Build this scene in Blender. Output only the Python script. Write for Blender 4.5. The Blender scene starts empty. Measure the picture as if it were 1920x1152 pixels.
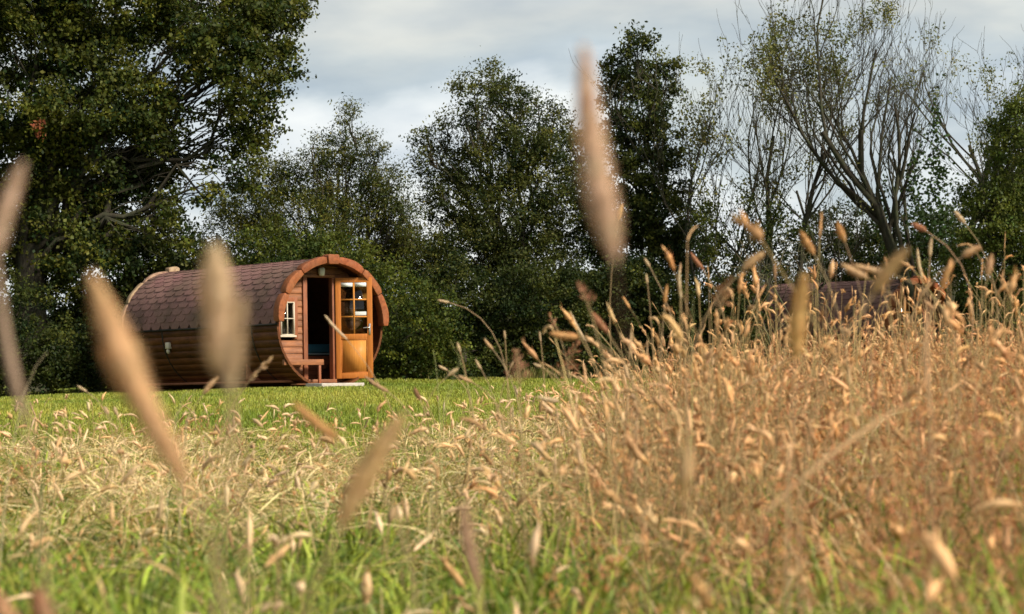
import bpy, math, random
import numpy as np
from mathutils import Vector, Matrix, Euler

# ------------------------------------------------------------------ camera, sky, sun
scene = bpy.context.scene
C = scene.collection
CAM_H = 0.80
F = 4500.0                     # focal length in pixels of a 1920 wide picture
PITCH = math.atan((642 - 576) / F)

cam_d = bpy.data.cameras.new("camera")
cam = bpy.data.objects.new("camera", cam_d)
C.objects.link(cam)
cam.location = (0, 0, CAM_H)
cam.rotation_euler = (math.radians(90) + PITCH, 0, 0)
cam_d.sensor_width = 36
cam_d.lens = F * 36 / 1920
cam_d.clip_start = 0.05
cam_d.clip_end = 3000
cam_d.dof.use_dof = True
cam_d.dof.focus_distance = 25.0
cam_d.dof.aperture_fstop = 6.9
cam_d.dof.aperture_blades = 0
scene.camera = cam

SUN = Vector((0.66, -0.48, 0.62)).normalized()      # towards the sun
world = bpy.data.worlds.new("World")
scene.world = world
world.use_nodes = True
wn = world.node_tree.nodes; wl = world.node_tree.links
wn.clear()
wout = wn.new('ShaderNodeOutputWorld')
sky = wn.new('ShaderNodeTexSky'); sky.sky_type = 'NISHITA'; sky.sun_disc = False
sky.sun_elevation = math.asin(SUN.z); sky.sun_rotation = math.atan2(SUN.x, SUN.y)
bg_sky = wn.new('ShaderNodeBackground'); bg_sky.inputs[1].default_value = 0.10
wl.new(sky.outputs[0], bg_sky.inputs[0])
tc = wn.new('ShaderNodeTexCoord')
mp = wn.new('ShaderNodeMapping'); mp.inputs['Scale'].default_value = (5.5, 5.5, 16.0); mp.inputs['Location'].default_value = (1.37, 0.2, 0.55)
wl.new(tc.outputs['Generated'], mp.inputs[0])
nz = wn.new('ShaderNodeTexNoise'); nz.inputs['Scale'].default_value = 1.0; nz.inputs['Detail'].default_value = 7; nz.inputs['Roughness'].default_value = 0.5
nz.inputs['Distortion'].default_value = 0.3
wl.new(mp.outputs[0], nz.inputs['Vector'])
sep = wn.new('ShaderNodeSeparateXYZ'); wl.new(tc.outputs['Generated'], sep.inputs[0])
# height above the horizon drives the cloud deck: bright low band, grey deck above
ma = wn.new('ShaderNodeMath'); ma.operation = 'MULTIPLY_ADD'; ma.inputs[1].default_value = 0.24; ma.inputs[2].default_value = -0.12
wl.new(nz.outputs[0], ma.inputs[0])
hz = wn.new('ShaderNodeMath'); hz.operation = 'ADD'
wl.new(sep.outputs[2], hz.inputs[0]); wl.new(ma.outputs[0], hz.inputs[1])
cr = wn.new('ShaderNodeValToRGB')
els = cr.color_ramp.elements
els[0].position = 0.0; els[0].color = (0.66, 0.69, 0.71, 1)
els[1].position = 1.0; els[1].color = (0.32, 0.34, 0.36, 1)
for p, c in ((0.060, (0.64, 0.665, 0.69)), (0.072, (0.56, 0.60, 0.63)), (0.084, (0.40, 0.455, 0.50)),
             (0.105, (0.43, 0.47, 0.49)), (0.135, (0.53, 0.54, 0.52)), (0.19, (0.46, 0.49, 0.51))):
    e = els.new(p); e.color = (*c, 1)
wl.new(hz.outputs[0], cr.inputs[0])
nz2 = wn.new('ShaderNodeTexNoise'); nz2.inputs['Scale'].default_value = 2.6; nz2.inputs['Detail'].default_value = 5
wl.new(mp.outputs[0], nz2.inputs['Vector'])
cr2 = wn.new('ShaderNodeValToRGB'); cr2.color_ramp.elements[0].position = 0.32; cr2.color_ramp.elements[0].color = (0.80, 0.84, 0.88, 1)
cr2.color_ramp.elements[1].position = 0.70; cr2.color_ramp.elements[1].color = (1.20, 1.17, 1.10, 1)
wl.new(nz2.outputs[0], cr2.inputs[0])
mul = wn.new('ShaderNodeMix'); mul.data_type = 'RGBA'; mul.blend_type = 'MULTIPLY'; mul.inputs[0].default_value = 1.0
wl.new(cr.outputs[0], mul.inputs[6]); wl.new(cr2.outputs[0], mul.inputs[7])
bg_c = wn.new('ShaderNodeBackground'); bg_c.inputs[1].default_value = 1.0
wl.new(mul.outputs[2], bg_c.inputs[0])
mix = wn.new('ShaderNodeMixShader'); mix.inputs[0].default_value = 0.90
wl.new(bg_sky.outputs[0], mix.inputs[1]); wl.new(bg_c.outputs[0], mix.inputs[2])
wl.new(mix.outputs[0], wout.inputs[0])

sun_d = bpy.data.lights.new("sun", 'SUN'); sun_d.energy = 4.9; sun_d.angle = math.radians(11); sun_d.color = (1.0, 0.90, 0.76)
sun_o = bpy.data.objects.new("sun", sun_d); C.objects.link(sun_o)
sun_o.rotation_euler = SUN.to_track_quat('Z', 'Y').to_euler()
sun_o.location = (20, -15, 30)

scene.render.engine = 'CYCLES'
scene.view_settings.view_transform = 'Standard'; scene.view_settings.look = 'None'
scene.view_settings.exposure = 0.45; scene.view_settings.gamma = 1.0
cy = scene.cycles
cy.use_denoising = True
cy.max_bounces = 6; cy.diffuse_bounces = 2; cy.glossy_bounces = 2; cy.transmission_bounces = 4; cy.transparent_max_bounces = 8
cy.caustics_reflective = False; cy.caustics_refractive = False
scene.render.use_persistent_data = False

R = np.random.default_rng(11)
rnd = random.Random(5)

# ------------------------------------------------------------------ helpers
def P(px, py, d):
    """the place at distance d that a pixel of the 1920x1152 photograph looks at"""
    x = (px - 960) / F; z = (576 - py) / F
    c, s = math.cos(PITCH), math.sin(PITCH)
    fy = c - z * s; fz = s + z * c
    return np.array((x * d / fy, d, CAM_H + fz * d / fy))

def sstep(a, b, x):
    t = np.clip((x - a) / (b - a), 0, 1); return t * t * (3 - 2 * t)

def ground(x, y):
    x = np.asarray(x, float); y = np.asarray(y, float)
    g = 0.045 * np.minimum(x + 3, 0).clip(-14, 0) * sstep(20, 42, y)
    g = g + 0.020 * np.sin(x * 1.7 + 1.1) * np.sin(y * 0.9) * (1 - sstep(14, 24, y))
    g = g + (0.08 * sstep(0.1, 1.5, x - 0.02 * y) + 0.09 * sstep(0.9, 1.9, x - 0.03 * (y - 5))) * (1 - sstep(15, 24, y)) * sstep(1.5, 3.0, y)
    return g

def tag(o, label=None, cat=None, group=None, kind=None):
    if label: o['label'] = label
    if cat: o['category'] = cat
    if group: o['group'] = group
    if kind: o['kind'] = kind
    return o

def empty(name, loc=(0, 0, 0), rot=(0, 0, 0)):
    o = bpy.data.objects.new(name, None); C.objects.link(o)
    o.location = loc; o.rotation_euler = rot; o.empty_display_size = 0.2
    return o

class Geo:
    def __init__(s): s.v = []; s.f4 = []; s.f3 = []; s.c = []; s.n = 0
    def add(s, v, f4=None, f3=None, col=(1, 1, 1)):
        v = np.asarray(v, float).reshape(-1, 3)
        col = np.asarray(col, float)
        if col.ndim == 1: col = np.broadcast_to(col, (len(v), 3))
        if f4 is not None and len(f4): s.f4.append(np.asarray(f4).reshape(-1, 4) + s.n)
        if f3 is not None and len(f3): s.f3.append(np.asarray(f3).reshape(-1, 3) + s.n)
        s.v.append(v); s.c.append(col); s.n += len(v)
    def box(s, c, h, rot=None, col=(1, 1, 1), taper=None):
        q = np.array([(-1, -1, -1), (1, -1, -1), (1, 1, -1), (-1, 1, -1), (-1, -1, 1), (1, -1, 1), (1, 1, 1), (-1, 1, 1)], float) * h
        if rot is not None: q = q @ np.array(rot).T
        s.add(q + np.array(c), [(0, 3, 2, 1), (4, 5, 6, 7), (0, 1, 5, 4), (1, 2, 6, 5), (2, 3, 7, 6), (3, 0, 4, 7)], None, col)
    def bx(s, x0, x1, y0, y1, z0, z1, col=(1, 1, 1)):
        s.box(((x0 + x1) / 2, (y0 + y1) / 2, (z0 + z1) / 2), (abs(x1 - x0) / 2, abs(y1 - y0) / 2, abs(z1 - z0) / 2), None, col)
    def quads(s, cen, a, b, col):
        """diamond leaves: centre, half-length vector a, half-width vector b"""
        n = len(cen)
        v = np.stack([cen - a, cen + b - a * 0.1, cen + a, cen - b - a * 0.1], 1)
        i = np.arange(n)[:, None] * 4 + np.arange(4)
        s.add(v, i, None, np.repeat(col, 4, 0))
    def tubes(s, path, rad, k, col):
        path = np.asarray(path, float); rad = np.asarray(rad, float)
        N, S, _ = path.shape
        t = np.gradient(path, axis=1); t /= np.linalg.norm(t, axis=2, keepdims=True) + 1e-9
        u = np.where(np.abs(t[:, S // 2, 2:3]) > 0.8, np.array([[1., 0.13, 0]]), np.array([[0.1, 0.05, 1.]]))
        n1 = np.cross(t, u[:, None, :]); n1 /= np.linalg.norm(n1, axis=2, keepdims=True) + 1e-9
        n2 = np.cross(t, n1)
        a = np.arange(k) * 2 * math.pi / k
        v = path[:, :, None, :] + rad[:, :, None, None] * (n1[:, :, None, :] * np.cos(a)[None, None, :, None] + n2[:, :, None, :] * np.sin(a)[None, None, :, None])
        base = (np.arange(N) * S * k)[:, None, None] + (np.arange(S - 1) * k)[None, :, None]
        j = np.arange(k)[None, None, :]; j2 = (j + 1) % k
        f = np.stack([base + j, base + j2, base + k + j2, base + k + j], -1)
        col = np.asarray(col, float)
        if col.ndim == 1: col = np.broadcast_to(col, (N, 3))
        s.add(v, f, None, np.repeat(col, S * k, 0))
    def ribbons(s, path, wid, side, col):
        N, S, _ = path.shape
        v = np.stack([path - side[:, None, :] * wid[..., None], path + side[:, None, :] * wid[..., None]], 2)
        base = (np.arange(N) * S * 2)[:, None] + (np.arange(S - 1) * 2)[None, :]
        f = np.stack([base, base + 1, base + 3, base + 2], -1)
        s.add(v, f, None, np.repeat(col, S * 2, 0))
    def build(s, name, mat, parent=None, smooth=False, bevel=0.0, loc=None):
        V = np.concatenate(s.v) if s.v else np.zeros((0, 3)); Cc = np.concatenate(s.c)
        q = np.concatenate(s.f4) if s.f4 else np.zeros((0, 4), int)
        t = np.concatenate(s.f3) if s.f3 else np.zeros((0, 3), int)
        me = bpy.data.meshes.new(name)
        if loc is not None: V = V - np.array(loc)
        me.vertices.add(len(V)); me.vertices.foreach_set('co', V.astype(np.float32).ravel())
        me.loops.add(q.size + t.size); me.loops.foreach_set('vertex_index', np.concatenate([q.ravel(), t.ravel()]).astype(np.int32))
        me.polygons.add(len(q) + len(t))
        st = np.concatenate([np.arange(len(q)) * 4, q.size + np.arange(len(t)) * 3]).astype(np.int32)
        me.polygons.foreach_set('loop_start', st)
        if smooth: me.polygons.foreach_set('use_smooth', np.ones(len(q) + len(t), bool))
        me.update(calc_edges=True)
        at = me.attributes.new('col', 'FLOAT_COLOR', 'POINT')
        at.data.foreach_set('color', np.concatenate([Cc, np.ones((len(Cc), 1))], 1).astype(np.float32).ravel())
        me.materials.append(mat)
        o = bpy.data.objects.new(name, me); C.objects.link(o)
        if parent is not None: o.parent = parent
        if loc is not None: o.location = loc
        if bevel:
            m = o.modifiers.new('bevel', 'BEVEL'); m.width = bevel; m.segments = 2; m.limit_method = 'ANGLE'
        return o

def jit(base, n, amt=0.15, hue=0.06):
    base = np.asarray(base, float)
    if base.ndim == 1: base = np.broadcast_to(base, (n, 3))
    k = np.exp(R.normal(0, amt, (n, 1))); h = np.exp(R.normal(0, hue, (n, 3)))
    c = base * k * h; mx = c.max(1, keepdims=True)
    return c * np.minimum(1, 0.80 / np.maximum(mx, 1e-6))

# ------------------------------------------------------------------ materials
def new_mat(name):
    m = bpy.data.materials.new(name); m.use_nodes = True
    n = m.node_tree.nodes; n.clear()
    return m, n, m.node_tree.links

def plant_mat(name, trans=0.3, rough=0.55, spec=0.3, tint=(1.25, 1.15, 0.6), sheen=0.0):
    m, n, l = new_mat(name)
    out = n.new('ShaderNodeOutputMaterial'); at = n.new('ShaderNodeAttribute'); at.attribute_name = 'col'
    b = n.new('ShaderNodeBsdfPrincipled'); b.inputs['Roughness'].default_value = rough; b.inputs['Specular IOR Level'].default_value = spec
    if sheen: b.inputs['Sheen Weight'].default_value = sheen
    l.new(at.outputs['Color'], b.inputs['Base Color'])
    if trans:
        t = n.new('ShaderNodeBsdfTranslucent'); mu = n.new('ShaderNodeMix'); mu.data_type = 'RGBA'; mu.blend_type = 'MULTIPLY'; mu.inputs[0].default_value = 1
        l.new(at.outputs['Color'], mu.inputs[6]); mu.inputs[7].default_value = (*tint, 1)
        l.new(mu.outputs[2], t.inputs['Color'])
        mx = n.new('ShaderNodeMixShader'); mx.inputs[0].default_value = trans
        l.new(b.outputs[0], mx.inputs[1]); l.new(t.outputs[0], mx.inputs[2]); l.new(mx.outputs[0], out.inputs[0])
    else: l.new(b.outputs[0], out.inputs[0])
    return m

def wood_mat(name, c1, c2, scale=(1, 8, 8), rough=0.55, spec=0.4, stain=None, stain_amt=0.5, stain_scale=1.5, bump=0.15, grain=6, coat=0.0):
    m, n, l = new_mat(name)
    out = n.new('ShaderNodeOutputMaterial'); b = n.new('ShaderNodeBsdfPrincipled')
    at = n.new('ShaderNodeAttribute'); at.attribute_name = 'col'
    tcx = n.new('ShaderNodeTexCoord'); mpx = n.new('ShaderNodeMapping'); mpx.inputs['Scale'].default_value = scale
    l.new(tcx.outputs['Object'], mpx.inputs[0])
    nz = n.new('ShaderNodeTexNoise'); nz.inputs['Scale'].default_value = grain; nz.inputs['Detail'].default_value = 6; nz.inputs['Roughness'].default_value = 0.65; nz.inputs['Distortion'].default_value = 0.6
    l.new(mpx.outputs[0], nz.inputs['Vector'])
    cr = n.new('ShaderNodeValToRGB'); cr.color_ramp.elements[0].position = 0.32; cr.color_ramp.elements[0].color = (*c1, 1)
    cr.color_ramp.elements[1].position = 0.68; cr.color_ramp.elements[1].color = (*c2, 1)
    l.new(nz.outputs[0], cr.inputs[0])
    src = cr.outputs[0]
    if stain:
        n2 = n.new('ShaderNodeTexNoise'); n2.inputs['Scale'].default_value = stain_scale; n2.inputs['Detail'].default_value = 8; n2.inputs['Roughness'].default_value = 0.7
        l.new(tcx.outputs['Object'], n2.inputs['Vector'])
        r2 = n.new('ShaderNodeValToRGB'); r2.color_ramp.elements[0].position = 0.45; r2.color_ramp.elements[0].color = (0, 0, 0, 1)
        r2.color_ramp.elements[1].position = 0.68; r2.color_ramp.elements[1].color = (stain_amt,) * 3 + (1,)
        l.new(n2.outputs[0], r2.inputs[0])
        mm = n.new('ShaderNodeMix'); mm.data_type = 'RGBA'; l.new(r2.outputs[0], mm.inputs[0]); l.new(src, mm.inputs[6]); mm.inputs[7].default_value = (*stain, 1)
        src = mm.outputs[2]
    mu = n.new('ShaderNodeMix'); mu.data_type = 'RGBA'; mu.blend_type = 'MULTIPLY'; mu.inputs[0].default_value = 1
    l.new(src, mu.inputs[6]); l.new(at.outputs['Color'], mu.inputs[7])
    l.new(mu.outputs[2], b.inputs['Base Color'])
    b.inputs['Roughness'].default_value = rough; b.inputs['Specular IOR Level'].default_value = spec
    b.inputs['Coat Weight'].default_value = coat; b.inputs['Coat Roughness'].default_value = 0.3
    bp = n.new('ShaderNodeBump'); bp.inputs['Strength'].default_value = bump; bp.inputs['Distance'].default_value = 0.01
    l.new(nz.outputs[0], bp.inputs['Height']); l.new(bp.outputs[0], b.inputs['Normal'])
    l.new(b.outputs[0], out.inputs[0])
    return m

def flat_mat(name, c, rough=0.5, spec=0.5, metal=0.0, noise=0.12, nscale=12):
    m, n, l = new_mat(name)
    out = n.new('ShaderNodeOutputMaterial'); b = n.new('ShaderNodeBsdfPrincipled')
    nz = n.new('ShaderNodeTexNoise'); nz.inputs['Scale'].default_value = nscale; nz.inputs['Detail'].default_value = 5
    cr = n.new('ShaderNodeValToRGB'); cr.color_ramp.elements[0].color = tuple(x * (1 - noise * 2) for x in c) + (1,)
    cr.color_ramp.elements[1].color = tuple(min(1, x * (1 + noise * 2)) for x in c) + (1,)
    l.new(nz.outputs[0], cr.inputs[0]); l.new(cr.outputs[0], b.inputs['Base Color'])
    b.inputs['Roughness'].default_value = rough; b.inputs['Specular IOR Level'].default_value = spec; b.inputs['Metallic'].default_value = metal
    l.new(b.outputs[0], out.inputs[0])
    return m

M_LEAF = plant_mat('leaf', 0.30, 0.55, 0.14)
M_GRASS = plant_mat('grass_blade', 0.16, 0.5, 0.25, (1.2, 1.15, 0.6))
M_STRAW = plant_mat('dry_grass', 0.14, 0.7, 0.2, (1.1, 1.0, 0.8))
M_BARK = wood_mat('bark', (0.022, 0.018, 0.013), (0.07, 0.06, 0.046), (3, 3, 0.6), 0.9, 0.1, (0.05, 0.07, 0.03), 0.6, 3, 0.8, 9)

def ground_mat():
    m, n, l = new_mat('meadow_soil')
    out = n.new('ShaderNodeOutputMaterial'); b = n.new('ShaderNodeBsdfPrincipled'); b.inputs['Roughness'].default_value = 0.95; b.inputs['Specular IOR Level'].default_value = 0.1
    tcx = n.new('ShaderNodeTexCoord')
    n1 = n.new('ShaderNodeTexNoise'); n1.inputs['Scale'].default_value = 0.7; n1.inputs['Detail'].default_value = 8
    n2 = n.new('ShaderNodeTexNoise'); n2.inputs['Scale'].default_value = 22; n2.inputs['Detail'].default_value = 6
    l.new(tcx.outputs['Object'], n1.inputs['Vector']); l.new(tcx.outputs['Object'], n2.inputs['Vector'])
    c1 = n.new('ShaderNodeValToRGB'); c1.color_ramp.elements[0].position = 0.35; c1.color_ramp.elements[0].color = (0.10, 0.14, 0.02, 1)
    c1.color_ramp.elements[1].position = 0.65; c1.color_ramp.elements[1].color = (0.20, 0.22, 0.035, 1)
    l.new(n1.outputs[0], c1.inputs[0])
    c2 = n.new('ShaderNodeValToRGB'); c2.color_ramp.elements[0].color = (0.55, 0.55, 0.55, 1); c2.color_ramp.elements[1].color = (1.3, 1.3, 1.2, 1)
    l.new(n2.outputs[0], c2.inputs[0])
    mu = n.new('ShaderNodeMix'); mu.data_type = 'RGBA'; mu.blend_type = 'MULTIPLY'; mu.inputs[0].default_value = 1
    at = n.new('ShaderNodeAttribute'); at.attribute_name = 'col'; m3 = n.new('ShaderNodeMix'); m3.data_type = 'RGBA'
    sp = n.new('ShaderNodeSeparateColor'); l.new(at.outputs['Color'], sp.inputs[0]); l.new(sp.outputs[0], m3.inputs[0]); l.new(c1.outputs[0], m3.inputs[6]); m3.inputs[7].default_value = (0.055, 0.045, 0.022, 1)
    l.new(m3.outputs[2], mu.inputs[6]); l.new(c2.outputs[0], mu.inputs[7]); l.new(mu.outputs[2], b.inputs['Base Color'])
    bp = n.new('ShaderNodeBump'); bp.inputs['Strength'].default_value = 0.6; bp.inputs['Distance'].default_value = 0.03
    l.new(n2.outputs[0], bp.inputs['Height']); l.new(bp.outputs[0], b.inputs['Normal']); l.new(b.outputs[0], out.inputs[0])
    return m

# ------------------------------------------------------------------ ground sheet
gx = np.unique(np.concatenate([np.linspace(-900, -30, 16), np.linspace(-30, -6, 30), np.linspace(-6, 6, 100), np.linspace(6, 30, 30), np.linspace(30, 900, 16)]))
gy = np.unique(np.concatenate([np.linspace(-200, -4, 12), np.linspace(-4, 26, 160), np.linspace(26, 70, 70), np.linspace(70, 1800, 25)]))
X, Y = np.meshgrid(gx, gy); Z = ground(X, Y)
g = Geo(); nx, ny = len(gx), len(gy)
ii = (np.arange(ny - 1)[:, None] * nx + np.arange(nx - 1)[None, :]).ravel()
soil = 1 - sstep(10.5, 15.0, Y - 6.5 * sstep(-1.3, 0.5, X))        # bare dark soil and thatch where the long grass grows
g.add(np.stack([X, Y, Z], -1), np.stack([ii, ii + 1, ii + nx + 1, ii + nx], 1), None, np.repeat(soil.reshape(-1, 1), 3, 1))
tag(g.build('ground', ground_mat(), None, True), 'grassy field running level to the hedge and beyond', 'ground', None, 'structure')

# ------------------------------------------------------------------ barrel cabin
M_STAVE = wood_mat('dark_stained_boards', (0.036, 0.012, 0.004), (0.120, 0.038, 0.010), (6, 0.7, 6), 0.6, 0.2, (0.17, 0.068, 0.022), 0.5, 2.2, 0.3, 5)
M_CEDAR = wood_mat('reddish_boards', (0.18, 0.066, 0.027), (0.34, 0.140, 0.058), (0.8, 6, 7), 0.6, 0.3, (0.13, 0.06, 0.035), 0.6, 5, 0.25, 5)
M_CEDARV = wood_mat('reddish_posts', (0.18, 0.055, 0.024), (0.33, 0.12, 0.055), (8, 8, 0.8), 0.6, 0.3, (0.13, 0.06, 0.035), 0.5, 5, 0.25, 5)
M_TRIM = wood_mat('orange_red_trim_wood', (0.15, 0.044, 0.016), (0.30, 0.095, 0.033), (3, 3, 3), 0.65, 0.2, (0.22, 0.10, 0.05), 0.5, 7, 0.4, 7)
M_REARTRIM = wood_mat('weathered_trim_wood', (0.18, 0.11, 0.07), (0.36, 0.25, 0.16), (3, 3, 3), 0.7, 0.2, None, 0.5, 6, 0.3, 4)
M_DOOR = wood_mat('varnished_orange_wood', (0.44, 0.17, 0.030), (0.60, 0.26, 0.05), (12, 12, 0.8), 0.6, 0.2, (0.36, 0.12, 0.02), 0.35, 3, 0.06, 4, 0.05)
M_DOORF = wood_mat('varnished_door_frame_wood', (0.36, 0.115, 0.022), (0.54, 0.19, 0.036), (12, 12, 0.8), 0.6, 0.2, None, 0.35, 3, 0.06, 4, 0.05)
M_INSIDE = wood_mat('inside_boards', (0.22, 0.08, 0.04), (0.36, 0.14, 0.07), (1, 6, 7), 0.7, 0.2, None, 0.5, 6, 0.2, 5)
M_WHITE = flat_mat('white_paint', (0.56, 0.49, 0.38), 0.4, 0.5, 0, 0.06)
M_LAMP = flat_mat('milky_lamp_plastic', (0.72, 0.71, 0.66), 0.3, 0.5, 0, 0.03)
M_METAL = flat_mat('brushed_metal', (0.7, 0.68, 0.65), 0.3, 0.5, 1.0, 0.05)
M_BLUE = flat_mat('blue_bedding', (0.035, 0.16, 0.24), 0.8, 0.2, 0, 0.1)
M_SHEET = flat_mat('pale_blue_sheet', (0.28, 0.42, 0.46), 0.8, 0.2, 0, 0.1)
M_BAND = flat_mat('dark_band', (0.018, 0.015, 0.013), 0.5, 0.4, 0.3, 0.2)
M_SLAB = flat_mat('pale_concrete', (0.42, 0.38, 0.33), 0.9, 0.2, 0, 0.25, 9)
M_PAPER = flat_mat('white_paper', (0.7, 0.72, 0.7), 0.6, 0.2, 0, 0.05)

def shingle_mat():
    m, n, l = new_mat('shingle')
    out = n.new('ShaderNodeOutputMaterial'); b = n.new('ShaderNodeBsdfPrincipled'); at = n.new('ShaderNodeAttribute'); at.attribute_name = 'col'
    tcx = n.new('ShaderNodeTexCoord'); nz = n.new('ShaderNodeTexNoise'); nz.inputs['Scale'].default_value = 90; nz.inputs['Detail'].default_value = 3
    n2 = n.new('ShaderNodeTexNoise'); n2.inputs['Scale'].default_value = 1.3; n2.inputs['Detail'].default_value = 6
    l.new(tcx.outputs['Object'], nz.inputs['Vector']); l.new(tcx.outputs['Object'], n2.inputs['Vector'])
    cr = n.new('ShaderNodeValToRGB'); cr.color_ramp.elements[0].color = (0.5, 0.5, 0.5, 1); cr.color_ramp.elements[0].position = 0.3
    cr.color_ramp.elements[1].color = (1.35, 1.35, 1.35, 1); cr.color_ramp.elements[1].position = 0.7
    l.new(nz.outputs[0], cr.inputs[0])
    c2 = n.new('ShaderNodeValToRGB'); c2.color_ramp.elements[0].color = (0.72, 0.78, 0.70, 1); c2.color_ramp.elements[0].position = 0.36
    c2.color_ramp.elements[1].color = (1.15, 1.1, 1.1, 1); c2.color_ramp.elements[1].position = 0.6
    l.new(n2.outputs[0], c2.inputs[0])
    mu = n.new('ShaderNodeMix'); mu.data_type = 'RGBA'; mu.blend_type = 'MULTIPLY'; mu.inputs[0].default_value = 1
    mv = n.new('ShaderNodeMix'); mv.data_type = 'RGBA'; mv.blend_type = 'MULTIPLY'; mv.inputs[0].default_value = 1
    l.new(at.outputs['Color'], mu.inputs[6]); l.new(cr.outputs[0], mu.inputs[7]); l.new(mu.outputs[2], mv.inputs[6]); l.new(c2.outputs[0], mv.inputs[7])
    l.new(mv.outputs[2], b.inputs['Base Color']); b.inputs['Roughness'].default_value = 0.9; b.inputs['Specular IOR Level'].default_value = 0.2
    bp = n.new('ShaderNodeBump'); bp.inputs['Strength'].default_value = 0.4; bp.inputs['Distance'].default_value = 0.004
    l.new(nz.outputs[0], bp.inputs['Height']); l.new(bp.outputs[0], b.inputs['Normal']); l.new(b.outputs[0], out.inputs[0])
    return m
M_SHINGLE = shingle_mat()

def glass_mat():
    m, n, l = new_mat('window_glass')
    out = n.new('ShaderNodeOutputMaterial')
    t = n.new('ShaderNodeBsdfTransparent'); t.inputs[0].default_value = (0.55, 0.6, 0.6, 1)
    gl = n.new('ShaderNodeBsdfGlossy'); gl.inputs['Roughness'].default_value = 0.03; gl.inputs['Color'].default_value = (1, 1, 1, 1)
    fr = n.new('ShaderNodeFresnel'); fr.inputs[0].default_value = 1.5
    mx = n.new('ShaderNodeMixShader'); l.new(fr.outputs[0], mx.inputs[0]); l.new(t.outputs[0], mx.inputs[1]); l.new(gl.outputs[0], mx.inputs[2]); l.new(mx.outputs[0], out.inputs[0])
    return m
M_GLASS = glass_mat()

BR = 1.15; CZ = 1.12; LEN = 5.15; REC = 0.34
def cyl(r, a, y):      # a: 0 = local +x side, pi/2 = crown
    return (r * math.cos(a), y, CZ + r * math.sin(a))

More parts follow.
